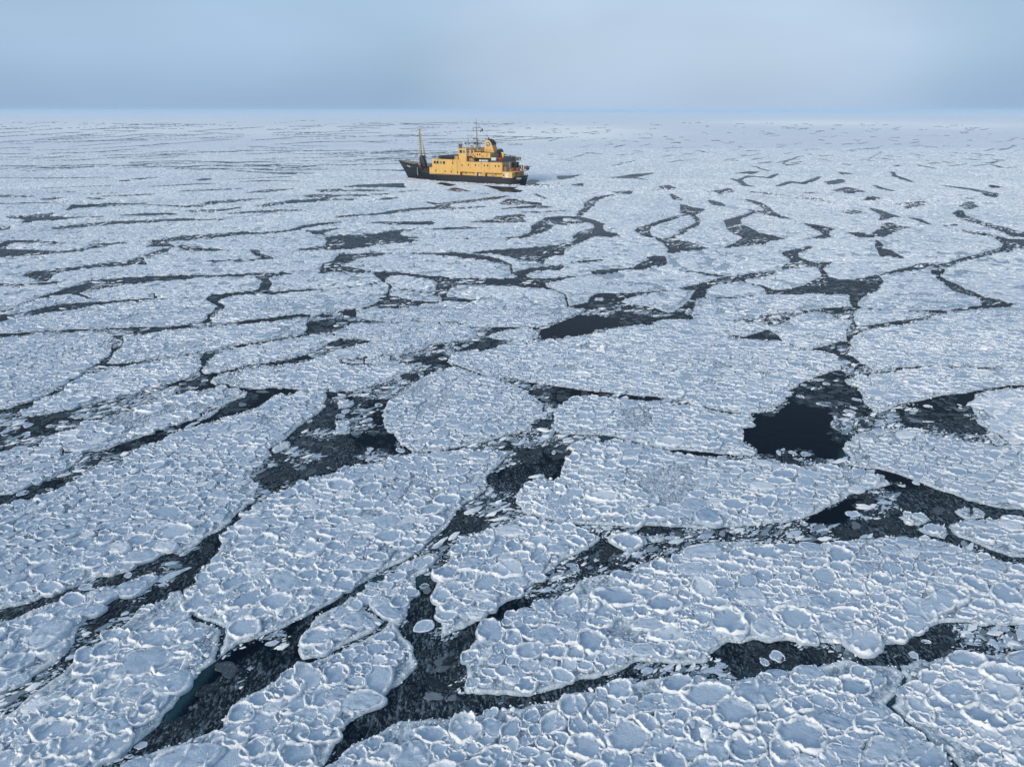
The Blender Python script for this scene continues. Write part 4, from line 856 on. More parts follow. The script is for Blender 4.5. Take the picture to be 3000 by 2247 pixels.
ROT = np.stack([RNG.normal(0, 0.035, n) * calm, RNG.normal(0, 0.035, n) * calm, RNG.normal(0.12, 0.4, n) + np.pi * RNG.integers(0, 2, n)], 1)
wild = RNG.random(n) < 0.03; ROT[wild, :2] *= 3.5
POS = np.stack([X, Y, TOP + 0.045 + 0.03 * NEAR + RNG.uniform(-0.012, 0.03, n) + 0.03 * wild], 1)
IDX = RNG.integers(0, NK, n)
order = np.argsort(Y); n_obj = 0
protoP = bpy.data.objects.new('ice_pancake', PAN_HI[0])
for lab_k in sorted(set(flp.tolist())):
    sel = order[flp[order] == lab_k]
    if lab_k == 999 or lab_k not in floe_obj:
        if len(sel): 
            o = scatter('pancake_ice', POS[sel], ROT[sel], SC[sel], IDX[sel], GN_LO); tag(o, 'small round pancakes frozen into the pack ice around the ship', kind='stuff')
        continue
    e = floe_obj[lab_k]; off = np.array(e.location)
    first = sel[Y[sel] < 74][:300]; rest = sel[len(first):]
    for i in first:
        o = protoP.copy(); o.data = PAN_HI[IDX[i]]; o.parent = e
        o.location = POS[i] - off; o.rotation_euler = ROT[i]; o.scale = SC[i]; COL.objects.link(o); n_obj += 1
    a = rest[Y[rest] < 80]; b = rest[Y[rest] >= 80]
    if len(a): scatter('pancake_field', POS[a] - off, ROT[a], SC[a], IDX[a], GN_HI, e)
    if len(b): scatter('pancake_field', POS[b] - off, ROT[b], SC[b], IDX[b], GN_LO, e)
bpy.data.objects.remove(protoP)
print('pancake objects', n_obj)

# ------------------------------------------------------------------ loose ice
def spread(n_, y0, y1, seed):
    rs = np.random.default_rng(seed); y = np.sqrt(rs.uniform(y0 ** 2, y1 ** 2, n_)); x = rs.uniform(-1, 1, n_) * (y * 0.80 + 3)
    return x, y
def lumps(name, label, X, Y, size, flat, z, tree=GN_LUMP, nk=12, stretch=None, pw=1.0):
    n = len(X); rs = np.random.default_rng(len(X))
    an = rs.uniform(0, 6.283, n) if stretch is None else np.full(n, stretch) + rs.normal(0, 0.35, n)
    st2 = rs.uniform(0.7, 1.4, n) if stretch is None else rs.uniform(1.0, 2.6, n)
    scl = np.stack([size * st2, size, size * flat], 1); rot = np.stack([rs.normal(0, 0.15, n), rs.normal(0, 0.15, n), an], 1)
    o = scatter(name, np.stack([X, Y, z], 1), rot, scl, np.where(rs.random(n) < pw, rs.integers(0, min(nk, 12), n), rs.integers(8, nk if nk > 8 else 12, n)), tree)
    if label: tag(o, label, kind='stuff')
    return o
# crumbs between the pancakes
x, y = spread(150000, 15, 66, 51); s = look(SDN, x, y, -9)
k = (s > 0.05) & (RNG.random(len(x)) < 0.30 + 0.5 * np.clip(vnoise(x, y, 5.0, 41) * 0.6 + vnoise(x, y, 1.8, 42) * 0.5 - 0.1, 0, 1) + 0.55 * np.exp(-(s / 0.5) ** 2)); x, y, s = x[k], y[k], s[k]
sz = 0.018 + 0.04 * RNG.random(len(x)) ** 2 + 0.10 * (RNG.random(len(x)) < 0.08) * RNG.random(len(x))
lumps('ice_crumbs', 'white crumbs of ice in the gaps between the nearest pancakes', x, y, sz, 0.8, TOP + 0.03 + sz * 0.4, nk=20)
# bigger blocks lying on the pack
x, y = spread(2600, 15, 190, 53); s = look(SDN, x, y, -9); q = vnoise(x, y, 22.0, 54); k = (s > 0.3) & (q > -0.2); x, y = x[k], y[k]
sz = 0.07 + 0.24 * RNG.random(len(x)) ** 3
lumps('ice_blocks', 'scattered white blocks of ice lying on the floes', x, y, sz, 0.85, TOP + 0.08 + sz * 0.3)
# bright crumbly shores
x, y = spread(330000, 15, 150, 57); s = look(SDN, x, y, -9)
k = (s > -0.02) & (s < 0.26) & (vnoise(x, y, 1.6, 58) > -0.35); x, y = x[k], y[k]; print('shore', len(x))
sz = 0.022 + 0.06 * RNG.random(len(x)) ** 2
lumps('shore_rubble', 'white rubble heaped along the shores of the leads', x, y, sz, 0.8, TOP + sz * 0.3)
# brash afloat in the leads
x, y = spread(520000, 15, 75, 60); s = look(SDN, x, y, 9); p = look(POOL.astype(float), x, y, 0)
q = vnoise(x, y, 2.6, 61) * 0.7 + vnoise(x, y, 0.9, 62) * 0.6
k = (s < -0.03) & (p < 0.5) & (q > 0.05 + 0.3 * RNG.random(len(x)) - 0.25 * np.exp(s / 0.25)); x, y, s = x[k], y[k], s[k]; print('brash', len(x))
sz = np.minimum(0.014 + 0.07 * RNG.random(len(x)) ** 2.2 + 0.22 * (RNG.random(len(x)) < 0.09) * RNG.random(len(x)) ** 1.5, np.abs(s) * 0.6 + 0.02)
lumps('brash_ice', 'small bits of white brash ice afloat in the near leads', x, y, sz, 0.5, 0.0 + sz * 0.12, stretch=0.55, nk=24, pw=0.34)
x, y = spread(240000, 75, 200, 64); s = look(SDN, x, y, 9); p = look(POOL.astype(float), x, y, 0); q = vnoise(x, y, 3.5, 61)
k = (s < -0.1) & (p < 0.5) & (q > 0.05) & (RNG.random(len(x)) < 0.35); x, y, s = x[k], y[k], s[k]; print('brash2', len(x))
sz = np.minimum(0.05 + 0.24 * RNG.random(len(x)) ** 2.5, np.abs(s) * 0.8 + 0.05)
lumps('brash_ice', 'small bits of white brash ice afloat in the far leads', x, y, sz, 0.5, 0.0 + sz * 0.12, stretch=0.2, nk=24, pw=0.5)
# dark grey plates of young ice
x, y = spread(75000, 15, 130, 66); s = look(SDN, x, y, 9); p = look(POOL.astype(float), x, y, 0)
k = (s < -0.25) & (p < 0.5) & (vnoise(x, y, 4.0, 67) > -0.35); x, y, s = x[k], y[k], s[k]
sz = np.minimum(0.07 + 0.38 * RNG.random(len(x)) ** 2.2, np.abs(s) * 0.8)
rot = np.stack([np.zeros(len(x)), np.zeros(len(x)), RNG.uniform(0, 6.28, len(x))], 1)
o = scatter('grey_ice_plates', np.stack([x, y, 0.006 + 0.02 * RNG.random(len(x))], 1), rot, np.stack([sz * 1.15, sz * 0.8, np.full(len(x), 0.5)], 1), RNG.integers(0, 8, len(x)), GN_NIL)
tag(o, 'thin dark grey plates of young ice afloat in the leads', kind='stuff'); print('plates', len(x))
# pancakes that broke off and drift in the leads
x, y = spread(2600, 15, 74, 68); s = look(SDN, x, y, 9); p = look(POOL.astype(float), x, y, 0); q = vnoise(x, y, 3.5, 69)
k = np.flatnonzero((s < -0.16) & (s > -2.6) & (p < 0.5) & (q > 0.0)); rad = np.minimum(0.12 + 0.30 * RNG.random(len(k)) ** 1.6, np.abs(s[k]) * 0.8)
got = []
for j, i in enumerate(k):
    if rad[j] < 0.10 or any((x[i] - a) ** 2 + (y[i] - b) ** 2 < (rad[j] + c) ** 2 for a, b, c in got): continue
    got.append((x[i], y[i], rad[j]))
got.sort(key=lambda g: g[1] / g[2]); got = got[:70]
for (a, b, c) in got:
    o = link('drifting_pancake', PAN_HI[random.randrange(NK)]); e1 = random.uniform(0.75, 1.3)
    o.location = (a, b, 0.018); o.scale = (c * e1, c / e1, random.uniform(0.2, 0.4)); o.rotation_euler = (random.gauss(0, .03), random.gauss(0, .03), random.uniform(0, 6.28))
    tag(o, 'small pale ice pancake adrift alone in the dark water of a lead', 'ice pancake', 'small pancakes adrift in the leads')
print('drifting', len(got))
# churned rubble pushed up along the hull and in her track is added with the ship
# ------------------------------------------------------------------ the ship.  local x runs to the bow, y to port, z up from the waterline
def paint(name, col, rough=0.5, dirt=None, dirt_amt=0.0, metal=0.0, rust=0.0):
    m, t, b = new_mat(name)
    tc = nd(t, 'ShaderNodeTexCoord'); oc = tc.outputs['Object']
    n1 = noise(t, 0.55, 5, oc, 0.7); n2 = noise(t, 1.0, 5, oc, 0.75, (1.5, 1.5, 0.18)); n3 = noise(t, 6, 3, oc, 0.6)
    c = mixc(t, maprange(t, n1, 0.40, 0.65, 0.0, 0.35), col, tuple(x * 0.72 for x in col))
    if dirt:
        c = mixc(t, maprange(t, n2, 0.52, 0.70, 0, dirt_amt, True), c, dirt)
        c = mixc(t, maprange(t, n3, 0.60, 0.80, 0, dirt_amt * 0.7, True), c, dirt)
    if rust: c = mixc(t, maprange(t, n2, 0.60, 0.68, 0, rust, True), c, (0.17, 0.07, 0.03))
    t.links.new(c, b.inputs['Base Color']); b.inputs['Roughness'].default_value = rough; b.inputs['Metallic'].default_value = metal
    bump(t, b, n3, 0.15, 0.02)
    return m
YEL = paint('yellow_paint', (0.76, 0.45, 0.115), 0.6, (0.30, 0.18, 0.07), 0.75, rust=0.8)
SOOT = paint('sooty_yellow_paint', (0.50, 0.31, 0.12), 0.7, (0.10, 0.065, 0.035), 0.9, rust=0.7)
BLK = paint('black_hull_paint', (0.003, 0.006, 0.011), 0.6, (0.012, 0.012, 0.012), 0.3)
BLK2 = paint('black_gear', (0.010, 0.012, 0.016), 0.6)
GRY = paint('grey_deck_paint', (0.16, 0.16, 0.15), 0.8, (0.05, 0.04, 0.035), 0.8)
BULW = paint('bulwark_inside_paint', (0.30, 0.27, 0.23), 0.7, (0.08, 0.06, 0.05), 0.8, rust=0.6)
WHT = paint('white_paint', (0.75, 0.75, 0.73), 0.45, (0.4, 0.38, 0.34), 0.3)
MAST = paint('buff_mast_paint', (0.56, 0.42, 0.28), 0.6, (0.25, 0.15, 0.08), 0.6)
BRN = paint('brown_mast_paint', (0.30, 0.19, 0.08), 0.6)
RED = paint('red_paint', (0.42, 0.035, 0.03), 0.5); ORG = paint('orange_red', (0.55, 0.09, 0.04), 0.5); BYEL = paint('bright_yellow_cloth', (0.85, 0.52, 0.01), 0.7)
NET = paint('grey_canvas', (0.13, 0.13, 0.125), 0.9, (0.04, 0.04, 0.04), 0.8)
BALL = paint('weathered_fender', (0.16, 0.12, 0.08), 0.9, (0.05, 0.04, 0.03), 0.8)
BOOT = paint('red_bottom_paint', (0.16, 0.035, 0.025), 0.6)
NAVY = paint('navy_enamel', (0.008, 0.016, 0.05), 0.3); BLUE = paint('pale_blue_paint', (0.35, 0.5, 0.75), 0.5); GREEN = paint('dark_green_cloth', (0.02, 0.07, 0.05), 0.8)
GLS, t_, b_ = new_mat('window_glass'); b_.inputs['Base Color'].default_value = (0.008, 0.014, 0.018, 1); b_.inputs['Roughness'].default_value = 0.08; b_.inputs['IOR'].default_value = 1.5
GLT, t_, b_ = new_mat('teal_window_glass'); b_.inputs['Base Color'].default_value = (0.10, 0.24, 0.26, 1); b_.inputs['Roughness'].default_value = 0.15

class MB:
    def __init__(s): s.v = []; s.f = []
    def box(s, a, b):
        (x0, y0, z0), (x1, y1, z1) = a, b; n = len(s.v)
        s.v += [(x0, y0, z0), (x1, y0, z0), (x1, y1, z0), (x0, y1, z0), (x0, y0, z1), (x1, y0, z1), (x1, y1, z1), (x0, y1, z1)]
        s.f += [tuple(n + i for i in q) for q in ((0, 3, 2, 1), (4, 5, 6, 7), (0, 1, 5, 4), (1, 2, 6, 5), (2, 3, 7, 6), (3, 0, 4, 7))]; return s
    def tube(s, p, q, r, r2=None, n=8):
        p = Vector(p); q = Vector(q); d = (q - p).normalized(); a = d.orthogonal().normalized(); b = d.cross(a); r2 = r if r2 is None else r2; k = len(s.v)
        for c, rr in ((p, r), (q, r2)):
            for i in range(n):
                an = i / n * 2 * math.pi; s.v.append(tuple(c + a * math.cos(an) * rr + b * math.sin(an) * rr))
        for i in range(n): s.f.append((k + i, k + (i + 1) % n, k + n + (i + 1) % n, k + n + i))
        s.f.append(tuple(k + i for i in reversed(range(n)))); s.f.append(tuple(k + n + i for i in range(n))); return s
    def prism(s, poly, y0, y1):          # outline in x,z pulled from y0 to y1
        n = len(poly); k = len(s.v)
        s.v += [(x, y0, z) for x, z in poly] + [(x, y1, z) for x, z in poly]
        s.f += [(k + i, k + (i + 1) % n, k + n + (i + 1) % n, k + n + i) for i in range(n)] + [tuple(k + i for i in reversed(range(n))), tuple(k + n + i for i in range(n))]; return s
    def sphere(s, c, r, sx=1, sy=1, sz=1, n=12, m=8):
        k = len(s.v)
        for j in range(m + 1):
            ph = math.pi * j / m
            for i in range(n):
                th = 2 * math.pi * i / n; s.v.append((c[0] + r * sx * math.sin(ph) * math.cos(th), c[1] + r * sy * math.sin(ph) * math.sin(th), c[2] + r * sz * math.cos(ph)))
        for j in range(m):
            for i in range(n): s.f.append((k + j * n + i, k + (j + 1) * n + i, k + (j + 1) * n + (i + 1) % n, k + j * n + (i + 1) % n))
        return s
    def torus(s, c, R, r, axis='y', n=20, m=8):
        k = len(s.v)
        for i in range(n):
            a = 2 * math.pi * i / n
            for j in range(m):
                b = 2 * math.pi * j / m; q = R + r * math.cos(b); u, v, w_ = q * math.cos(a), q * math.sin(a), r * math.sin(b)
                s.v.append((c[0] + u, c[1] + w_, c[2] + v) if axis == 'y' else (c[0] + w_, c[1] + u, c[2] + v))
        for i in range(n):
            for j in range(m): s.f.append((k + i * m + j, k + i * m + (j + 1) % m, k + ((i + 1) % n) * m + (j + 1) % m, k + ((i + 1) % n) * m + j))
        return s
    def build(s, name, mat, parent=None, bevel=0.0, smooth=False, label=None):
        me = bpy.data.meshes.new(name); me.from_pydata(s.v, [], s.f)
        bm = bmesh.new(); bm.from_mesh(me); bmesh.ops.recalc_face_normals(bm, faces=bm.faces)
        if bevel: bmesh.ops.bevel(bm, geom=list(bm.edges), offset=bevel, segments=2, affect='EDGES', profile=0.6, clamp_overlap=True)
        bm.to_mesh(me); bm.free()
        if smooth: me.polygons.foreach_set('use_smooth', np.ones(len(me.polygons), bool))
        me.materials.append(mat); o = link(name, me, parent)
        if label: o['label'] = label
        return o
ship = bpy.data.objects.new('expedition_ship', None); COL.objects.link(ship)
ux, uy = -0.86532237, 0.50121573
SO = Vector((4.094 + uy * -0.4, 215.331 + ux * 0.4, 0)); ship.location = SO; ship.rotation_euler = (0, 0, math.atan2(uy, ux))
tag(ship, 'black hulled expedition ship with a yellow deckhouse and funnel, pushing through the pack ice', 'ship')

# hull
def interp(x, tab): return float(np.interp(x, [a for a, _ in tab], [b for _, b in tab]))
BD = [(0, 1.7), (0.02, 2.5), (0.05, 3.3), (0.09, 3.85), (0.15, 4.2), (0.66, 4.2), (0.74, 4.05), (0.82, 3.45), (0.90, 2.35), (0.96, 1.1), (1.0, 0.05)]
BW = [(0, 1.4), (0.02, 2.5), (0.05, 3.4), (0.10, 4.0), (0.16, 4.15), (0.25, 4.2), (0.6, 4.1), (0.72, 3.3), (0.82, 2.1), (0.92, 0.8), (1.0, 0.03)]
def sheer(s): return interp(s, [(-2.2, 2.75), (-0.5, 2.45), (1.5, 2.2), (5, 2.08), (20, 2.05), (30, 2.2), (32.5, 2.35), (34.2, 2.95), (35.2, 4.0), (36.0, 4.3), (39.4, 4.75), (43, 5.05), (46.3, 5.4)])
US = sorted(set([0, .01, .02, .035, .05, .07, .09, .12, .15, .2, .3, .4, .5, .6, .66] + [0.66 + i * 0.01 for i in range(1, 35)]))
VS = [-1.0, -0.4, 0.12, 0.35, 0.6, 0.8, 1.0]
def hull_pt(u, v, inset=0.0, ztop=None):
    sa = 42.6 * u; zt = 2.3
    for _ in range(6): zt = 0.5 * zt + 0.5 * sheer(sa + 3.7 * u * (zt / 5.4) ** 1.15)
    z = v if v <= 0.12 else 0.12 + (v - 0.12) / 0.88 * (zt - 0.12)
    if ztop is not None: z = ztop
    kz = max(0.0, z / 5.4)
    s = (0.55 - 0.55 * max(0, z) / 2.75) * (1 - u) + (42.6 + 3.7 * kz ** 1.15) * u + (0 if z > 0 else -z * 0 + z * 0.6 * u)
    w_ = np.clip(z / max(zt, 0.1), -0.6, 1); f = 0.5 * (w_ + 1) if w_ < 0 else 0.5 + 0.5 * w_
    f = w_ if w_ > 0 else 0.25 * w_
    bw, bd = interp(u, BW), interp(u, BD); b_ = bw + (bd - bw) * (f ** 0.8 if f > 0 else f)
    return s, max(0.0, b_ - inset), z
m = MB(); nv = len(VS)
for side in (1, -1):
    for u in US:
        for v in VS:
            s, b_, z = hull_pt(u, v); m.v.append((s, side * b_, z))
nu = len(US)
for sd in (0, 1):
    o_ = sd * nu * nv
    for i in range(nu - 1):
        for j in range(nv - 1): m.f.append((o_ + i * nv + j, o_ + (i + 1) * nv + j, o_ + (i + 1) * nv + j + 1, o_ + i * nv + j + 1))
for j in range(nv - 1): m.f.append((j, j + 1, nu * nv + j + 1, nu * nv + j))
hull = m.build('hull', BLK, ship, smooth=True)
hull.data.materials.append(BOOT)
for p in hull.data.polygons:
    if max(hull.data.vertices[i].co.z for i in p.vertices) < 0.16: p.material_index = 1
# hull edges: rubbing strake and cap rail
m = MB()
for side in (1, -1):
    pr = None
    for u in US:
        s, b_, z = hull_pt(u, 1.0); q = (s, side * b_, z + 0.02)
        if pr: m.tube(pr, q, 0.06, n=6)
        pr = q
m.build('cap_rail', BLK2, hull)
# inside of the bulwark and the decks
def ring(u0, zb, inset, top=True):
    return [u for u in US if u >= u0]
m = MB(); uu = [u for u in US if u >= 0.63]
for side in (1, -1):
    base = len(m.v)
    for u in uu:
        s, b_, z = hull_pt(u, 1.0, 0.10); zd = 3.55 if s > 36.2 else 1.3
        for zz in (zd, (zd + z) / 2, z - 0.02): s2, b2, _ = hull_pt(u, 1.0, 0.13, ztop=zz); m.v.append((s2 - 0.1, side * b2, zz))
    for i in range(len(uu) - 1):
        for j in (0, 1): m.f.append((base + 3 * i + j, base + 3 * i + 3 + j, base + 3 * i + 4 + j, base + 3 * i + 1 + j))
bw_ = m.build('bulwark_lining', BULW, ship, smooth=False)
m = MB()
for side in (1, -1):
    for u in [0.80 + 0.0155 * i for i in range(12)]:
        s, b_, z = hull_pt(u, 1.0, 0.12); b2 = hull_pt(u, 1.0, 0.15, ztop=3.6)[1]; m.box((s - 0.14, side * b2 - 0.06, 3.5), (s - 0.06, side * b2 + 0.06, z - 0.05))
    for u in (0.69, 0.715, 0.74, 0.755):
        s, b_, z = hull_pt(u, 1.0, 0.12); b2 = hull_pt(u, 1.0, 0.22, ztop=1.35)[1]; m.box((s - 0.5, side * b2 - 0.08, 1.3), (s - 0.42, side * b2 + 0.08, min(z, 2.4) - 0.1))
m.build('bulwark_stay', GRY, bw_)
def deck(name, u0, u1, z, mat, inset=0.06):
    m = MB(); us = [u0] + [u for u in US if u0 < u < u1] + [u1]
    for u in us:
        s, b_, _ = hull_pt(u, 1.0, inset, ztop=z); m.v += [(s, b_, z), (s, -b_, z), (s, b_, z - 0.12), (s, -b_, z - 0.12)]
    for i in range(len(us) - 1):
        k = 4 * i; m.f += [(k, k + 4, k + 5, k + 1), (k + 2, k + 3, k + 7, k + 6), (k, k + 2, k + 6, k + 4), (k + 1, k + 5, k + 7, k + 3)]
    m.f += [(0, 1, 3, 2)]; k = 4 * (len(us) - 1); m.f += [(k, k + 2, k + 3, k + 1)]
    return m.build(name, mat, ship)
deck('foredeck', 0.785, 0.995, 3.55, GRY, 0.12)
deck('well_deck', 0.64, 0.787, 1.30, BULW, 0.12)
deck('main_deck', 0.0, 0.66, 1.98, GRY, 0.04)
MB().box((36.2, -3.6, 1.3), (36.4, 3.4, 3.72)).build('forecastle_bulkhead', BULW, ship)
MB().prism([(31.2, 1.3), (36.15, 1.3), (36.15, 4.2), (34.8, 4.0), (33.0, 3.5), (31.2, 3.4)], -3.75, -3.6).build('high_bulwark', BULW, ship)

# superstructure blocks
m = MB(); m.box((20.2, -4.2, 2.0), (30.0, 4.2, 6.40)); front = m.build('forward_deckhouse', YEL, ship, bevel=0.03)
MB().box((30.0, 2.3, 2.0), (31.15, 4.15, 3.95)).box((30.0, -4.15, 2.0), (31.15, -2.3, 3.95)).build('side_locker', YEL, ship, bevel=0.03)
mid = MB().prism([(5.4, 3.15), (20.2, 3.10), (20.2, 5.98), (5.4, 6.10)], -4.2, 4.2).build('upper_deckhouse', YEL, ship, bevel=0.03)
MB().box((3.0, -3.25, 1.98), (20.2, 3.25, 3.12)).build('lower_deckhouse', YEL, ship)
# pillars and rounded brackets of the open side passage
def pillar(x0, x1, side):
    m = MB(); y0, y1 = (4.12, 4.2) if side > 0 else (-4.2, -4.12)
    c = 0.22
    m.prism([(x0, 2.0), (x1, 2.0), (x1, 2.9), (x1 + 0.07, 3.06), (x1 + c, 3.13), (x0 - c, 3.13), (x0 - 0.07, 3.06), (x0, 2.9)], y0, y1)
    return m.build('pillar', YEL, mid)
for sd in (1, -1):
    for a, b in ((19.9, 20.2), (14.1, 14.75), (11.15, 11.95)): pillar(a, b, sd)
MB().box((2.05, -2.7, 1.98), (5.3, 4.18, 3.52)).build('aft_deckhouse', YEL, ship, bevel=0.03)
# dirty stern-facing plating
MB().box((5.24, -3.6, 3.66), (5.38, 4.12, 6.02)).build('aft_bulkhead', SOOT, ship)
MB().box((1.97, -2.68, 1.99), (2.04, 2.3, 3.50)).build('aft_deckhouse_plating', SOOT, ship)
MB().box((1.3, -3.0, 3.53), (5.24, 4.2, 3.66)).build('aft_deck', YEL, ship, bevel=0.02)
MB().box((5.4, -4.15, 6.101), (17.4, 4.15, 6.16)).build('boat_deck', GRY, ship)
# bridge tower
br = MB().prism([(17.5, 5.9), (20.25, 5.9), (20.3, 8.3), (20.55, 9.62), (17.5, 9.62)], -4.2, 4.2).build('wheelhouse', YEL, ship, bevel=0.03)
MB().prism([(20.15, 9.63), (20.62, 9.63), (20.62, 9.70), (17.4, 9.72), (15.4, 9.72), (15.4, 9.63)], -4.1, 4.1).build('bridge_roof', SOOT, ship)
MB().box((15.5, -3.1, 6.16), (17.5, 3.1, 9.62)).build('chart_house', YEL, ship, bevel=0.03)
cas = MB().prism([(10.0, 7.12), (15.5, 7.12), (15.5, 8.62), (10.0, 8.62)], -3.1, 3.1).build('engine_casing', YEL, ship, bevel=0.03)
MB().box((10.2, -2.0, 6.16), (15.4, 1.6, 7.12)).build('casing_base', BLK2, ship)  # black paint stands in for the shade under the overhanging casing
MB().box((9.93, -3.05, 7.10), (9.99, 3.05, 8.60)).build('casing_plating', SOOT, cas)
MB().box((11.0, 3.1, 7.72), (13.0, 3.35, 8.5)).build('casing_locker', YEL, cas, bevel=0.03, label='sand coloured locker on the casing side')
MB().box((10.0, 3.0, 8.62), (15.5, 3.1, 8.85)).box((10.0, -3.1, 8.62), (15.5, -3.0, 8.85)).build('casing_coaming', BLK2, cas)
MB().box((13.6, 1.2, 8.62), (15.2, 2.6, 9.4)).box((13.9, -0.8, 8.62), (15.3, 0.9, 9.5)).build('vent_casing', SOOT, ship, bevel=0.04)

# funnel
fn = MB().prism([(9.9, 8.62), (13.35, 8.62), (12.85, 12.25), (12.3, 12.2), (11.4, 11.95), (10.9, 11.5)], -1.15, 1.15).build('funnel', YEL, ship, bevel=0.08)
MB().prism([(9.8, 8.7), (9.95, 8.7), (10.95, 11.45), (10.85, 11.5)], -1.0, 1.0).build('funnel_back', SOOT, fn)
MB().prism([(12.95, 12.27), (12.3, 12.32), (11.4, 12.07), (10.8, 11.55), (10.35, 10.75), (10.6, 10.7), (10.95, 11.4), (11.45, 11.9), (12.3, 12.16), (12.95, 12.13)], -1.2, 1.2).build('funnel_cap', BLK2, fn)
m = MB(); m.tube((12.2, 0.3, 12.1), (12.15, 0.3, 12.75), 0.17); m.tube((12.5, -0.35, 12.1), (12.5, -0.35, 12.6), 0.12); m.tube((11.3, 0.3, 11.7), (11.1, 0.3, 12.15), 0.14); m.tube((10.8, -0.1, 11.3), (10.5, -0.1, 11.6), 0.12)
m.build('exhaust_pipe', BLK2, fn)
MB().prism([(9.9, 9.18), (13.3, 9.18), (13.3, 9.25), (9.9, 9.25)], 1.15, 1.22).build('funnel_band', SOOT, fn)
for sd in (1, -1):
    y = 1.16 * sd; d = 0.03 * sd; cx, cz = 11.85, 10.85
    em = MB().tube((cx, y, cz), (cx, y + d, cz), 0.62, n=28).build('emblem', NAVY, fn, label='round navy emblem with a pale ring and a white figure')
    m = MB().torus((cx, y + d, cz), 0.66, 0.05, 'y', 28, 6); m.build('emblem_ring', GRY if False else WHT, em)
    f = MB().prism([(cx + .30, cz + .30), (cx + .34, cz - .05), (cx + .18, cz - .28), (cx + .12, cz + .02), (cx - .02, cz + .10), (cx - .10, cz - .10), (cx - .02, cz - .42), (cx - .16, cz - .40), (cx - .24, cz - .12), (cx - .30, cz + .10), (cx - .16, cz + .34), (cx + .08, cz + .38)], y + d, y + d * 1.8)
    f.build('emblem_figure', WHT, em)
# dark ventilator behind the funnel
MB().prism([(8.7, 8.62), (9.8, 8.62), (9.8, 9.3), (9.4, 9.55), (8.9, 9.2)], -2.4, -0.6).build('ventilator', BLK2, ship, bevel=0.05)
MB().tube((9.9, -2.0, 8.6), (9.9, -2.0, 7.0), 0.3).build('vent_pipe', BLK2, ship)

# windows and doors: frame part, pane sub-part
def window(x, z, wd, h, y, parent, glass=GLS, axis='y', arch=False):
    sg = 1 if y > 0 else -1; fw = 0.05
    def bx(m, a0, a1, z0, z1, d0, d1):
        if axis == 'y': m.box((a0, min(y + d0 * sg, y + d1 * sg), z0), (a1, max(y + d0 * sg, y + d1 * sg), z1))
        return m
    m = MB(); bx(m, x - wd / 2 - fw, x + wd / 2 + fw, z - h / 2 - fw, z - h / 2, -.02, .05); bx(m, x - wd / 2 - fw, x + wd / 2 + fw, z + h / 2, z + h / 2 + fw, -.02, .05)
    bx(m, x - wd / 2 - fw, x - wd / 2, z - h / 2, z + h / 2, -.02, .05); bx(m, x + wd / 2, x + wd / 2 + fw, z - h / 2, z + h / 2, -.02, .05)
    f = m.build('window', YEL, parent); bx(MB(), x - wd / 2, x + wd / 2, z - h / 2, z + h / 2, -.02, .012).build('pane', glass, f)
    return f
for sd in (1, -1):
    for i, x in enumerate((28.95, 27.95, 26.75, 25.6)): window(x, 5.45, 0.74, 0.78, 4.2 * sd, front, GLT if i == 2 else GLS)
    for x, z in ((28.67, 3.05), (25.31, 2.98), (23.04, 2.93), (20.78, 2.86), (22.42, 5.43)): window(x, z, 0.32, 0.52, 4.2 * sd, front)
    for x in (19.45, 18.35): window(x, 8.78, 0.78, 0.85, 4.2 * sd, br, GLT if x < 19 else GLS)
    window(19.12, 5.0, 0.32, 0.55, 4.2 * sd, br)
    for x in (16.87, 14.36, 13.28, 11.34, 10.23, 7.62, 6.44): window(x, 5.12, 0.32, 0.55, 4.2 * sd, mid, GLS if x != 13.28 else SOOT)
    for x in (18.45, 8.0, 4.85):
        window(x, 2.68, 0.32, 0.52, (3.25 if x > 5 else 4.18) * sd if not (sd < 0 and x < 5) else -3.3, mid)
    for x in (14.3, 13.55): window(x, 8.05, 0.36, 0.48, 3.1 * sd, cas)
    window(16.2, 8.8, 0.5, 0.75, 3.1 * sd, br); window(17.2, 8.8, 0.35, 0.9, 3.1 * sd, br)
MB().tube((15.6, 3.25, 2.68), (15.6, 3.29, 2.68), 0.16, n=16).build('porthole', GLS, mid)
for i in range(7): 
    y = -3.6 + i * 1.2; MB().box((20.42, y - 0.45, 8.4), (20.56, y + 0.45, 9.2)).build('bridge_window', GLS, br)
def door(name, a, b, mat, parent, label=None):
    d = MB().box(a, b).build(name, mat, parent, bevel=0.015, label=label); return d
d1 = door('door', (13.45, 3.25, 2.0), (14.05, 3.31, 3.0), WHT, mid, 'white door in the side passage')
d2 = door('door', (3.25, 4.18, 2.02), (4.3, 4.24, 3.42), WHT, mid, 'white door at the aft end of the port side')
MB().box((3.6, 4.24, 2.95), (3.95, 4.25, 3.02)).build('door_sign', RED, d2)
door('door', (5.17, -0.25, 4.15), (5.24, 0.55, 6.0), WHT, ship, 'narrow white door in the aft bulkhead')
d4 = door('door', (16.85, 3.1, 7.4), (17.35, 3.16, 9.3), WHT, br, 'white bridge wing door'); MB().box((16.98, 3.16, 8.4), (17.2, 3.17, 8.95)).build('pane', GLS, d4)
door('door', (5.17, 3.1, 4.2), (5.24, 3.75, 5.6), RED, ship, 'dark red panel at the corner of the aft bulkhead')
door('door', (5.17, 1.9, 4.6), (5.24, 2.3, 5.2), BLK2, ship, 'small dark hatch in the aft bulkhead')

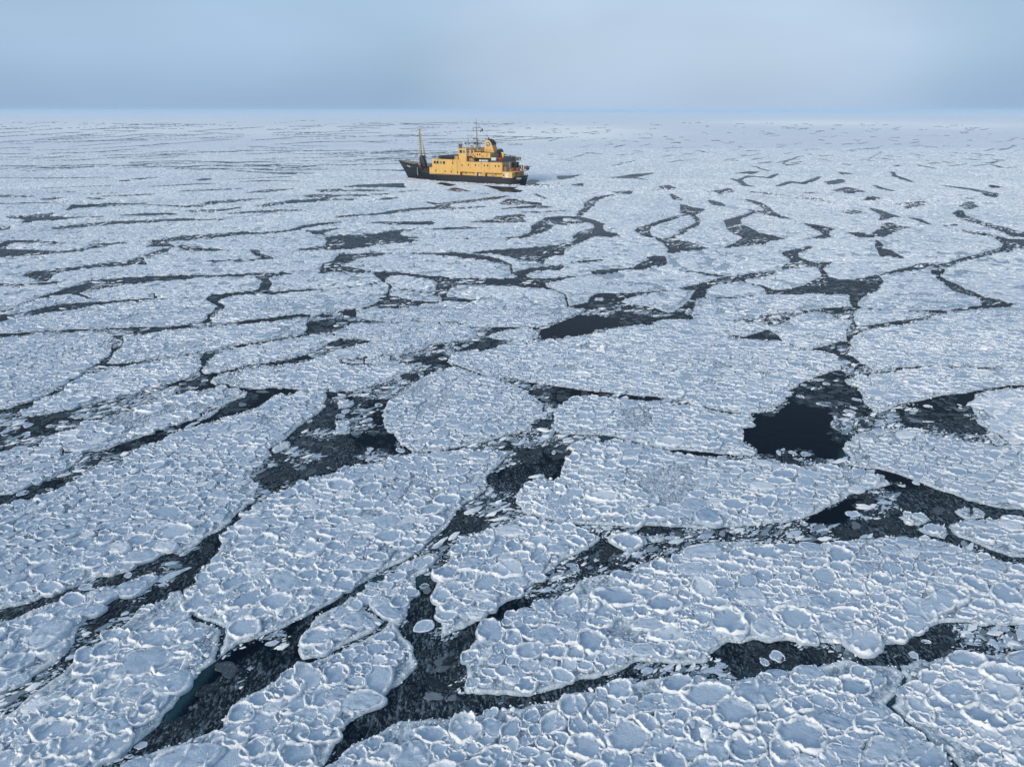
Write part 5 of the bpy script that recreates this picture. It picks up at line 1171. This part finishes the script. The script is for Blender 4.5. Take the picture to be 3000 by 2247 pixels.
# railings
def rail(pts, h=1.0, bars=3, mat=BLK2, parent=None, step=1.2, r=0.034, name='railing'):
    m = MB()
    for p, q in zip(pts[:-1], pts[1:]):
        p = Vector(p); q = Vector(q); L = (q - p).length; n = max(1, int(round(L / step)))
        for i in range(n + 1): c = p.lerp(q, i / n); m.tube(c, c + Vector((0, 0, h)), r, n=5)
        for k in range(bars): zz = Vector((0, 0, h * (k + 1) / bars)); m.tube(p + zz, q + zz, r * 0.8, n=5)
    return m.build(name, mat, parent or ship)
rail([(20.4, 4.1, 6.4), (29.9, 4.1, 6.4), (29.9, -4.1, 6.4), (20.4, -4.1, 6.4)], 1.15, 3)
rail([(20.4, 4.0, 9.72), (14.2, 4.0, 9.72)][:1] + [(17.6, 4.0, 9.72), (15.5, 3.0, 9.72), (14.4, 3.0, 9.2)], 1.2, 3, WHT)
rail([(20.5, -4.0, 9.72), (15.5, -4.0, 9.72)], 1.2, 3, WHT); rail([(20.5, 4.0, 9.72), (20.5, -4.0, 9.72)], 1.2, 3, WHT)
rail([(17.4, 4.1, 6.16), (9.9, 4.1, 6.16)], 0.95, 2)
rail([(10.0, 3.0, 8.85), (15.4, 3.0, 8.85)], 0.9, 3, SOOT); rail([(10.0, -3.0, 8.85), (15.4, -3.0, 8.85)], 0.9, 3, SOOT)
rail([(5.3, 4.1, 3.66), (1.4, 4.1, 3.66), (1.4, -2.9, 3.66)], 0.95, 3, BRN)
rail([(5.5, 4.1, 6.16), (5.5, -4.0, 6.16), (10.0, -4.1, 6.16)], 1.5, 3, BLK2)
rail([(0.35, 1.9, 2.45), (0.35, -1.9, 2.45)], 0.5, 2, BLK2)
sp = []
for u in (0.775, 0.79, 0.81, 0.83):
    s, b_, z = hull_pt(u, 1.0, 0.1); sp.append((s, b_, z))
rail(sp, 0.6, 2, GRY, step=0.8); rail([(a, -b, c) for a, b, c in sp], 0.6, 2, GRY, step=0.8)
rail([(31.2, 4.0, 2.3), (33.0, 4.0, 2.4)], 1.1, 3, GRY)
rail([(30.15, 3.9, 4.0), (31.1, 3.9, 4.0), (31.1, -3.9, 4.0)], 1.1, 3, BLK2, step=0.6)
# canvas screens laced to the after rails
m = MB().box((5.42, -3.9, 6.2), (5.46, 4.0, 7.35)); m.box((5.46, -4.08, 6.2), (9.6, -4.04, 7.4)); m.box((5.46, 4.04, 6.2), (8.0, 4.08, 6.35)); m.build('canvas_screen', NET, ship)

# gear on the forward deckhouse roof: two dark inflatable boats, locker
for y in (2.2, -1.8):
    m = MB(); m.sphere((25.0, y, 6.95), 1, 3.4, 0.85, 0.60, 16, 8); m.sphere((22.2, y, 7.1), 1, 1.6, 0.95, 0.68, 12, 8); m.sphere((27.7, y, 6.9), 1, 1.3, 0.8, 0.5)
    m.build('covered_boat', BLK2, ship, smooth=True, label='black covered rubber boat on the forward roof')
MB().box((20.75, 3.0, 6.4), (21.9, 4.0, 7.5)).build('roof_locker', YEL, ship, bevel=0.03); MB().box((20.45, 3.2, 6.4), (20.72, 4.0, 7.4)).build('fire_box', RED, ship, bevel=0.02)
# boat deck gear
m = MB().box((11.9, 3.45, 6.2), (13.3, 3.95, 6.72)).box((10.35, 3.45, 6.2), (11.8, 3.95, 6.72)); m.build('deck_locker', WHT, ship, bevel=0.05, label='long white locker with two lids on the boat deck')
m = MB().box((7.6, 3.2, 6.55), (9.2, 3.9, 7.35));
for x in (7.8, 9.0):
    for y in (3.3, 3.8): m.tube((x, y, 6.16), (x, y, 6.6), 0.05)
m.build('raft_cradle', WHT, ship, bevel=0.04, label='white life raft casing on legs')
MB().box((5.9, 1.0, 6.2), (7.3, 3.4, 7.3)).build('winch_box', RED, ship, bevel=0.05, label='dark red deck box')
MB().sphere((6.9, 0.9, 7.9), 1, 0.36, 0.4, 0.85, 10, 8).build('yellow_cover', BYEL, ship, smooth=True, label='bright yellow canvas hood')
MB().box((7.2, -0.6, 6.2), (8.2, 0.8, 8.3)).build('crane_post', BLK2, ship, bevel=0.1)
MB().tube((6.9, 0.4, 8.2), (5.2, -0.8, 7.7), 0.07).build('crane_jib', BLK2, ship)
m = MB()
for k in range(7): m.box((5.55 + k * 0.55, 3.7, 6.16), (5.6 + k * 0.55, 4.0, 7.1))
m.build('rail_stanchion', BLK2, ship)
# stairs
def stairs(x0, z0, x1, z1, y, wd, mat, parent=None, n=9):
    m = MB()
    for yy in (y, y + wd): m.tube((x0, yy, z0), (x1, yy, z1), 0.07, n=6); m.tube((x0, yy, z0 + 0.9), (x1, yy, z1 + 0.9), 0.03, n=5)
    for i in range(n):
        f = (i + 0.5) / n; x = x0 + (x1 - x0) * f; z = z0 + (z1 - z0) * f; m.box((x - 0.12, y, z - 0.02), (x + 0.12, y + wd, z + 0.02))
    return m.build('stairs', mat, parent or ship)
stairs(14.5, 6.2, 16.6, 7.6, 3.25, 0.6, BLK2); stairs(1.1, 2.1, 1.9, 3.6, 1.6, 0.6, BRN)
MB().box((16.4, 3.12, 7.3), (17.5, 4.15, 7.42)).build('bridge_wing', BLK2, ship)
# ladder rungs on casing
m = MB()
for k in range(6): m.tube((15.0, 3.16, 7.2 + k * 0.24), (15.35, 3.16, 7.2 + k * 0.24), 0.025, n=5)
m.build('ladder_rungs', SOOT, cas)

# masts
fm = MB(); fm.tube((37.3, 0.45, 3.5), (37.45, 0.15, 14.5), 0.17, 0.12, 10); fm.tube((37.1, -0.55, 3.5), (37.45, -0.1, 14.5), 0.17, 0.12, 10); fm.tube((35.6, 0.0, 6.5), (37.3, 0.0, 14.4), 0.26, 0.10, 10)
fm = fm.build('foremast', MAST, ship, smooth=True)
m = MB().tube((37.35, 0.75, 14.6), (37.35, -0.75, 14.6), 0.07); m.tube((37.35, 0.72, 14.6), (37.5, 0.8, 15.25), 0.06); m.tube((37.35, -0.72, 14.6), (37.2, -0.8, 15.25), 0.06); m.build('mast_fork', BRN, fm)
MB().box((37.7, 0.0, 12.6), (38.15, 0.35, 12.85)).build('mast_lamp', BLK2, fm)
m = MB().tube((37.5, 0.2, 8.2), (40.2, 0.5, 5.2), 0.055).tube((40.2, 0.5, 5.2), (40.6, 0.9, 3.6), 0.07).tube((40.2, 0.5, 5.2), (39.6, 0.3, 3.6), 0.05); m.build('mast_stay', BRN, fm)
for k in range(5): pass
cw = MB(); cw.prism([(34.2, 3.6), (36.5, 3.6), (36.55, 6.3), (36.35, 6.9), (35.95, 7.15), (35.5, 7.05), (35.1, 6.4), (34.6, 5.3)], 0.6, 1.9)
cw.build('hooded_winch_house', BLK2, ship, bevel=0.25, smooth=True, label='tall black rounded housing at the foot of the foremast')
m = MB(); m.box((38.2, -1.2, 3.55), (39.4, 1.4, 4.5)); m.tube((38.8, 1.9, 4.2), (38.8, -1.8, 4.2), 0.4, n=14); m.tube((40.8, 0.8, 3.5), (40.8, 0.8, 4.3), 0.22); m.tube((40.8, -0.8, 3.5), (40.8, -0.8, 4.3), 0.22); m.build('anchor_windlass', BLK2, ship, bevel=0.03)
m = MB()
for x, y in ((42.3, 0.9), (42.3, -0.9), (37.8, 2.6), (37.8, -2.6)): m.tube((x, y, 3.55), (x, y, 4.1), 0.13)
m.build('bollard', GRY, ship)
MB().box((33.0, -1.2, 1.3), (34.4, 0.6, 2.2)).box((32.0, 0.2, 1.3), (32.7, 1.6, 1.9)).build('well_deck_hatch', BRN, ship, bevel=0.05)
mm = MB(); mm.tube((16.4, 0, 9.7), (16.5, 0, 15.2), 0.20, 0.13, 10); mm.tube((16.5, 0, 15.2), (16.6, 0, 18.0), 0.08, 0.04, 8); mm = mm.build('main_mast', BRN, ship, smooth=True)
m = MB(); m.tube((16.5, 1.9, 15.3), (16.5, -1.9, 15.3), 0.05); m.tube((16.5, 1.3, 14.5), (16.5, -1.3, 14.5), 0.04); m.tube((16.5, 0.9, 16.6), (16.5, -0.8, 16.6), 0.03); m.tube((16.5, 0.8, 12.3), (16.5, -0.3, 12.3), 0.05)
m.tube((16.5, 1.9, 15.3), (16.5, 1.9, 14.9), 0.06); m.tube((16.5, -1.2, 15.3), (16.5, -1.2, 16.1), 0.03); m.tube((16.5, -1.8, 15.0), (16.5, -1.8, 15.9), 0.03); m.build('mast_yard', BLK2, mm)
m = MB(); m.sphere((16.5, 1.25, 16.6), 0.14); m.sphere((16.5, 1.7, 14.55), 0.16); m.box((16.3, 0.8, 12.2), (17.1, 1.2, 12.5)); m.sphere((16.5, -0.9, 12.1), 0.13); m.build('mast_lamp', BLK2, mm)
m = MB(); m.tube((16.5, -0.5, 9.7), (16.5, -0.5, 12.2), 0.05); m.tube((17.6, 0.9, 9.8), (17.0, 0.4, 12.0), 0.04); m.tube((17.2, 0.9, 11.9), (15.8, -0.9, 11.9), 0.04); m.tube((16.0, -0.8, 11.2), (16.0, -1.6, 11.2), 0.3, n=10); m.build('radar_frame', WHT, mm)
for p, q in (((16.5, -1.9, 15.3), (13.0, -2.6, 9.0)), ((16.55, 0, 17.0), (12.5, 0.2, 12.5)), ((16.5, 1.9, 15.3), (18.2, 3.3, 9.8)), ((16.5, 0, 15.0), (21.0, 0, 9.8))): MB().tube(p, q, 0.014, n=4).build('stay_wire', BLK2, mm)
MB().tube((15.0, -3.3, 10.5), (15.0, -3.3, 14.5), 0.03).tube((15.0, -2.6, 13.2), (15.0, -4.0, 13.2), 0.02).build('whip_aerial', BLK2, ship)
MB().tube((18.15, 2.2, 9.7), (18.15, 2.2, 13.3), 0.045).tube((18.15, 2.6, 13.3), (18.15, 1.8, 13.35), 0.06).build('wind_sensor_pole', BLK2, ship)
for x, y in ((18.2, 3.4), (17.1, 3.1), (15.3, 2.9)):
    g = MB().tube((x, y, 9.7), (x, y, 10.8), 0.13, n=10).build('vent_trunk', WHT, ship, smooth=True); MB().sphere((x, y, 11.0), 0.27, 1, 0.9, 1.1).build('vent_cowl', BLK2, g, smooth=True)
MB().box((19.6, 2.9, 9.8), (20.5, 3.9, 10.85)).build('compass_box', BLK2, ship, bevel=0.05); MB().sphere((20.2, 1.5, 11.0), 0.32).build('radome', WHT, ship, smooth=True)
m = MB()
for k in range(9):
    x = 14.3 + 0.28 * k; m.tube((x, 1.4, 9.4), (x + 0.2, 1.4, 11.2), 0.05, n=5)
m.tube((14.2, 1.4, 11.2), (16.9, 1.4, 11.2), 0.06); m.build('aerial_frame', BLK2, ship)
nb = MB().box((15.5, 3.05, 10.05), (17.0, 3.1, 10.6)).build('name_board', BLUE, ship)

# after deck clutter, stern davit
m = MB()
for p, q in (((1.6, -1.6, 3.66), (2.4, -2.8, 6.9)), ((2.8, -2.6, 3.66), (3.6, -2.9, 7.0)), ((1.6, -1.0, 3.66), (3.2, -2.3, 6.8))): m.tube(p, q, 0.10)
m.build('davit', WHT, ship)
MB().box((3.2, -3.1, 6.3), (4.9, -2.6, 7.3)).build('davit_head', NET, ship, bevel=0.05)
m = MB().box((3.6, -2.6, 3.66), (5.1, -1.2, 6.0)).box((2.4, -2.9, 3.66), (3.3, -2.0, 5.2)); m.build('net_stack', BLK2, ship, bevel=0.15)
m = MB().box((3.4, 0.2, 3.66), (4.4, 1.1, 4.5)).box((2.0, -0.9, 3.66), (2.9, -0.1, 4.4)).tube((2.4, 0.5, 3.66), (2.4, 0.5, 4.6), 0.28, n=12); m.build('red_gear', RED, ship, bevel=0.06)
m = MB().box((4.3, 2.5, 3.66), (5.1, 3.6, 4.9)).box((2.8, 2.2, 3.66), (3.6, 3.2, 4.3)); m.build('brown_crates', BRN, ship, bevel=0.04)
MB().box((1.0, 0.6, 3.9), (1.3, 0.9, 4.3)).build('white_box', WHT, ship)

# writing
def text(body, size, loc, rot, mat, parent, name='ship_name'):
    cu = bpy.data.curves.new(name, 'FONT'); cu.body = body; cu.size = size; cu.extrude = 0.012; cu.align_x = 'CENTER'; cu.align_y = 'CENTER'; cu.materials.append(mat)
    cu.offset = 0.018
    o = bpy.data.objects.new(name, cu); COL.objects.link(o); o.parent = parent; o.location = loc; o.rotation_euler = rot
    bpy.context.view_layer.update(); me = bpy.data.meshes.new_from_object(o); bpy.data.objects.remove(o)
    if not me.materials: me.materials.append(mat)
    o = link(name, me, parent); o.location = loc; o.rotation_euler = rot; return o
def hull_text(body, size, s, z, mat, side=1, outd=0.06):
    # lay the word on the hull plating: find the plating's direction there
    def at(s_):
        best = min((hull_pt(u, v) for u in np.linspace(0, 1, 240) for v in (0.2, 0.35, 0.5, 0.65, 0.8, 0.9)), key=lambda p: (p[0] - s_) ** 2 + (p[2] - z) ** 2); return best
    a = at(s - 0.8); b = at(s + 0.8); ang = math.atan2(b[1] - a[1], b[0] - a[0]); c = at(s)
    # text runs from bow to stern when read on the port side
    d = Vector((-(b[0] - a[0]), -(b[1] - a[1]), -0.12 * (b[0] - a[0]) if s > 30 else 0)).normalized(); nrm = Vector((b[1] - a[1], -(b[0] - a[0]), 0)); nrm = -nrm.normalized() if nrm.y < 0 else nrm.normalized()
    slope = 0.35 if s > 30 else 0.05; nrm = (nrm + Vector((0, 0, -slope))).normalized(); upv = nrm.cross(d).normalized(); M = Matrix((d, upv, nrm)).transposed()
    o = text(body, size, Vector(c) + nrm * outd, M.to_euler(), mat, hull); return o
hull_text('VIRGO', 0.62, 40.6, 3.75, WHT); hull_text('VIRGO', 0.50, 1.0, 1.85, WHT, outd=0.12)
text('VIRGO', 0.42, (16.25, 3.115, 10.32), (math.pi / 2, 0, math.pi), NAVY, nb)
# the unreadable pale line under the stern name
o = hull_text('- - -', 0.5, 1.0, 1.25, BLUE, outd=0.12)

# things carried by the ship
def child_world(p): return ship.matrix_basis @ Vector(p)
def carried(name, label, cat, p, group=None):
    e = bpy.data.objects.new(name, None); COL.objects.link(e); e.location = child_world(p); e.rotation_euler = ship.rotation_euler; tag(e, label, cat, group); return e
def lifebuoy(p, label, axis='y'):
    e = carried('lifebuoy', label, 'lifebuoy', p, 'lifebuoys hung about the ship')
    MB().torus((0, 0, 0), 0.30, 0.085, axis, 20, 8).build('ring', ORG, e, smooth=True)
    m = MB()
    for k in range(4):
        a = math.pi / 4 + k * math.pi / 2; x, z = 0.30 * math.cos(a), 0.30 * math.sin(a)
        m.box((x - .09, -.095, z - .09), (x + .09, .095, z + .09)) if axis == 'y' else m.box((-.095, x - .09, z - .09), (.095, x + .09, z + .09))
    m.build('band', WHT, e, bevel=0.02); return e
lifebuoy((36.1, 2.5, 4.55), 'red and white lifebuoy on the black housing by the foremast'); lifebuoy((9.0, 3.4, 2.35), 'red and white lifebuoy low on the yellow side near the stern')
lifebuoy((1.3, -2.5, 4.6), 'red and white lifebuoy at the stern rail beside the hanging ball fender', 'x'); lifebuoy((17.3, 3.9, 7.95), 'lifebuoy below the bridge wing door')
MB().box((1.37, -3.0, 4.1), (1.45, -1.8, 5.0)).build('lifebuoy_screen', RED, ship)
e = carried('ball_fender', 'weathered brown ball fender hanging over the stern', 'fender', (1.4, -3.7, 4.3)); MB().sphere((0, 0, 0), 0.62, n=16, m=10).build('ball', BALL, e, smooth=True); MB().torus((0, 0, 0), 0.62, 0.04, 'y', 18, 6).build('lashing', BLK2, e)
for i, (p, s_, label) in enumerate((((16.5, -2.7, 15.0), 1.0, 'dark signal flag, upper of the two on the main mast'), ((16.5, -1.9, 14.6), 0.7, 'small dark signal flag, lower of the two on the main mast'))):
    e = carried('signal_flag', label, 'flag', p, 'signal flags on the main mast')
    me = bpy.data.meshes.new('cloth'); V = []; Fc = []
    for a in range(6):
        for b in range(5): V.append((0.12 * math.sin(a * 1.1 + b * 0.5) * s_, -0.14 * a * s_ - 0.03 * b, (0.2 - 0.22 * b - 0.06 * a) * s_))
    for a in range(5):
        for b in range(4): Fc.append((a * 5 + b, a * 5 + b + 1, a * 5 + b + 6, a * 5 + b + 5))
    me.from_pydata(V, [], Fc); me.materials.append(GREEN); me.polygons.foreach_set('use_smooth', np.ones(len(me.polygons), bool)); o = link('cloth', me, e); so = o.modifiers.new('thick', 'SOLIDIFY'); so.thickness = 0.02
    MB().tube((0, 0.02, 0.35 * s_), (0, 0.02, -1.0 * s_), 0.015, n=5).build('halyard', WHT, e)

# churned ice pushed up along the waterline
rs = np.random.default_rng(91); X_, Y_, S_ = [], [], []
for k in range(1300):
    u = rs.random(); s, b_, z = hull_pt(u, 0.05); sd = 1 if rs.random() < 0.85 else -1; off = abs(rs.normal(0, 1.4)) + 0.15
    p = child_world((s + (0.5 if u > 0.97 else 0) * rs.random(), sd * (b_ + off), 0)); X_.append(p.x); Y_.append(p.y); S_.append(0.07 + 0.26 * rs.random() ** 2.5)
X_ = np.array(X_); Y_ = np.array(Y_); S_ = np.array(S_)
lumps('hull_rubble', 'broken white ice shoved up along the black hull', X_, Y_, S_, 0.7, 0.02 + S_ * 0.25)
x, y = [], []
for i in range(len(trk) - 1):
    (xa, ya), (xb, yb) = trk[i], trk[i + 1]; (ga, gb), (ha, hb) = ground([xa, xb], [ya, yb])
    for k in range(60): f = rs.random(); x.append(ga + (gb - ga) * f + rs.normal(0, 1.2)); y.append(ha + (hb - ha) * f + rs.normal(0, 3.4))
x = np.array(x); y = np.array(y); sz = 0.12 + 0.35 * rs.random(len(x)) ** 2
lumps('track_rubble', 'broken ice in the refrozen track behind the ship', x, y, sz, 0.7, TOP + sz * 0.4)
# ------------------------------------------------------------------ the hazy air
me = bpy.data.meshes.new('haze'); bm = bmesh.new(); bmesh.ops.create_cube(bm, size=1.0)
for v in bm.verts: v.co = Vector((v.co.x * 90000, v.co.y * 50000 + 20000, -1.8 + (v.co.z + 0.5) * 32.0))
bm.to_mesh(me); bm.free()
hz = link('haze', me); tag(hz, 'pale blue haze over the pack ice', kind='stuff')
m = bpy.data.materials.new('haze_air'); m.use_nodes = True; t = m.node_tree; t.nodes.clear()
o_ = t.nodes.new('ShaderNodeOutputMaterial'); pv = t.nodes.new('ShaderNodeVolumePrincipled'); pv.inputs['Color'].default_value = (0.60, 0.75, 0.90, 1); pv.inputs['Density'].default_value = 0.00016
t.links.new(pv.outputs[0], o_.inputs['Volume']); me.materials.append(m)
